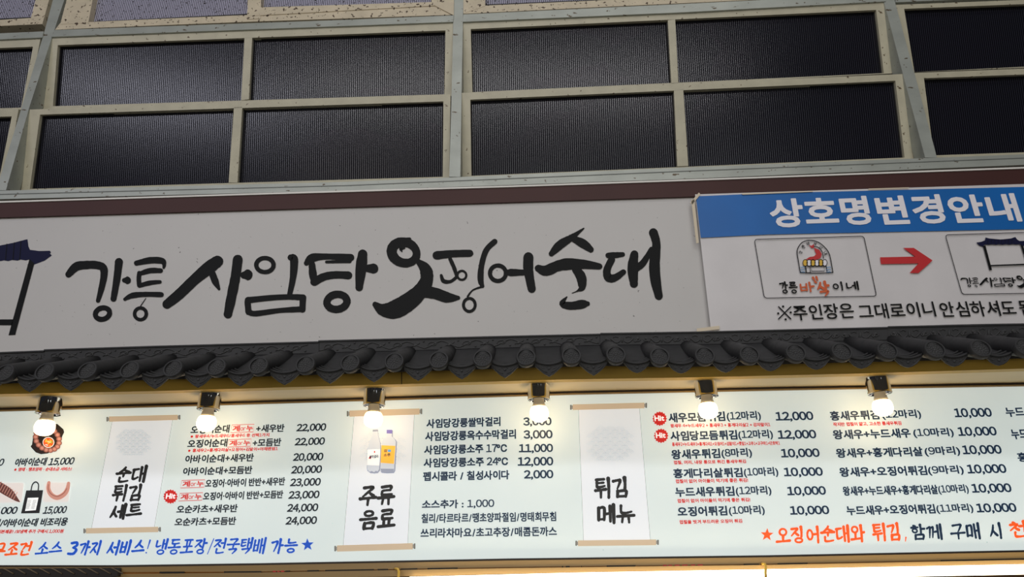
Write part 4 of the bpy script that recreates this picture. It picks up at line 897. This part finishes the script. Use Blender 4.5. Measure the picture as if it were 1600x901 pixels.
# ------------------------------------------------------------------ bulbs on chrome sockets under the soffit
YBULB = 2.02
spots = [(69.7, 667.7, 'bulb nearest the left edge, glowing over the sausage bowl picture'), (322.5, 660.8, 'bulb in front of the top line of the set menus'),
         (583.3, 654.9, 'bulb in front of the scroll with the two bottles'), (842.5, 645.8, 'bulb in front of the first drink price'),
         (1106.5, 640.8, 'bulb over the first fried dish line beside the red badges'), (1379.3, 636.4, 'bulb nearest the right edge, over the second price column')]
def make_bulb():
    r = empty('light_bulb', (0, 0, 0))
    so = MB().lathe([(.0325, .0895), (.0325, .085), (.0318, .083), (.0318, .046), (.0325, .042), (.0335, .0405), (.0335, .039), (.0305, .039), (.0295, .043), (.0295, .058), (.001, .058)], (0, 0, 0), (0, 0, 1), 40, cap=False).build('socket', CHROME, r, origin=(0, 0, 0), label='chrome socket', autosmooth=True)
    MB().lathe([(.0140, .058), (.0142, .044), (.0156, .036), (.0176, .027), (.0202, .0190)], (0, 0, 0), (0, 0, 1), 32).build('bulb_collar', NECK, r, origin=(0, 0, 0))
    prof = [(r_*.93, z_*.94) for r_, z_ in [(.0215, .0205), (.0250, .0165), (.0276, .010), (.0288, .003), (.0286, -.004), (.0270, -.011), (.0236, -.017), (.0178, -.0215), (.010, -.0242), (.0005, -.025)]]
    MB().lathe(prof, (0, 0, 0), (0, 0, 1), 36).build('bulb_globe', BULB, r, origin=(0, 0, 0), label='glowing white globe')
    return r
bulb0 = make_bulb()
for i, (x, y, lab) in enumerate(spots):
    if i == 0: r = bulb0
    else:
        r = bulb0.copy(); COL.objects.link(r)
        for ch in bulb0.children:
            c = ch.copy(); COL.objects.link(c); c.parent = r
    r.location = P(x, y, YBULB); tag(r, 'lit round ' + lab, 'light bulb', 'bulbs in chrome sockets over the menu')

# ------------------------------------------------------------------ rails, tube lamp and clutter below the menu
rail('trim_14', [(x, y - .5) for x, y in mbm], [(x, y + 2.6) for x, y in mbm], YM - .012, .05, DARKL, 'dark lip along the foot of the menu')
lo1 = [(-250, 899), (0, 897), (180, 893.5), (400, 892.5), (620, 888.5), (800, 885.5), (1200, 880.5), (1600, 872.5), (1800, 869)]
rail('trim_15', [(x, interp(mbm, x) + 2.6) for x, _ in lo1], lo1, YM - .022, .05, TAN, 'upper tan rail under the menu board')
lo2 = [(-250, 912), (0, 909), (400, 903.5), (660, 899.5), (800, 896), (1200, 890.5), (1600, 882.8), (1800, 879)]
rail('trim_16', [(x, interp(lo1, x) + 1.6) for x, _ in lo2], lo2, YM - .03, .05, TAN, 'lower tan rail above the tube lamp')
old = empty('old_sign_strip', P(700, 889, YM - .016)); tag(old, 'narrow strip of an old orange sign showing between the tan rails', 'sign')
MB().strip([P(x, interp(lo1, x) - 1, YM - .016) for x, _ in lo1], [P(x, interp(lo1, x) + 3, YM - .016) for x, _ in lo1], (0, .01, 0)).build('sign_strip', mat('old_sign_orange', (176, 116, 44), .5, noise=.1), old)
for a, b_ in ((249, 288), (350, 408), (446, 453), (480, 498), (508, 584), (590, 606), (626, 652), (668, 715), (878, 880), (884, 890), (908, 909), (948, 993), (1162, 1186), (1215, 1262), (1470, 1640)):
    MB().strip([P(a, interp(lo1, a) - .6, YM - .0235), P(b_, interp(lo1, b_) - .6, YM - .0235)], [P(a, interp(lo1, a) + 1.9, YM - .0235), P(b_, interp(lo1, b_) + 1.9, YM - .0235)], (0, .002, 0), 0).build('worn_patch', mat('old_sign_black', (24, 18, 12), .7), old, label='black worn patch')
for a, b_ in ((426, 431), (433, 437), (439, 444), (1036, 1042), (1044, 1050), (1054, 1062), (1066, 1074), (1080, 1086), (1090, 1098)):
    MB().strip([P(a, interp(lo1, a) - .6, YM - .0236), P(b_, interp(lo1, b_) - .6, YM - .0236)], [P(a, interp(lo1, a) + 1.4, YM - .0236), P(b_, interp(lo1, b_) + 1.4, YM - .0236)], (0, .002, 0), 0).build('worn_mark', RED, old, label='red worn mark')
# black ridged strip at the lower left
rg_ = empty('ridged_strip', P(90, 900, YM - .05)); tag(rg_, 'black strip with slanted grey ridges below the left end of the menu', 'strip')
MB().strip([P(-200, 890, YM - .045), P(0, 888, YM - .045), (P(183, 886.5, YM - .045))], [P(-200, 925, YM - .045), P(0, 922, YM - .045), P(184, 900, YM - .045)], (0, .02, 0)).build('strip_body', mat('black_rubber', (34, 28, 24), .6), rg_)
m = MB()
for j in range(11):
    x = -12 + j*19; m.tube([P(x - 4, 886.8 - .004*x + 1, YM - .046), P(x + 3, 890, YM - .047), P(x + 14, 896, YM - .047)], .0018, 6)
m.build('ridges', mat('grey_ridge', (98, 84, 66), .5), rg_)
# tube lamp under the lower rail
led = empty('tube_lamp', P(1200, 897, YM - .05)); tag(led, 'glowing white tube lamp along the lower right edge under the tan rails', 'lamp')
ax0, ax1 = P(640, 908, YM - .045), P(1800, 885.5, YM - .045)
mid_ = [(640, 908.5), (900, 902), (1200, 896.8), (1600, 889), (1800, 885)]
MB().tube([P(x, y, YM - .045) for x, y in mid_], .0125, 16).build('lamp_tube', LED, led, label='glowing white tube')
m = MB()
m.strip([P(x, y - 7.5, YM - .032) for x, y in mid_], [P(x, y + 3, YM - .03) for x, y in mid_], (0, .012, 0)); m.build('lamp_channel', TAN, led)
for x in (620.5, 1194):
    yy = interp(lo1, x)
    c = MB().tube([P(x - 3, yy - .5, YM - .034), P(x + 1, yy, YM - .045), P(x + 2.5, yy + 4, YM - .05), P(x + 2, yy + 14, YM - .064), P(x + 3, yy + 24, YM - .06)], .0035, 8).build('lamp_clip', mat('yellow_clip', (232, 190, 80), .4), led, label='yellow clip')
bpy.data.objects.remove(_TO)
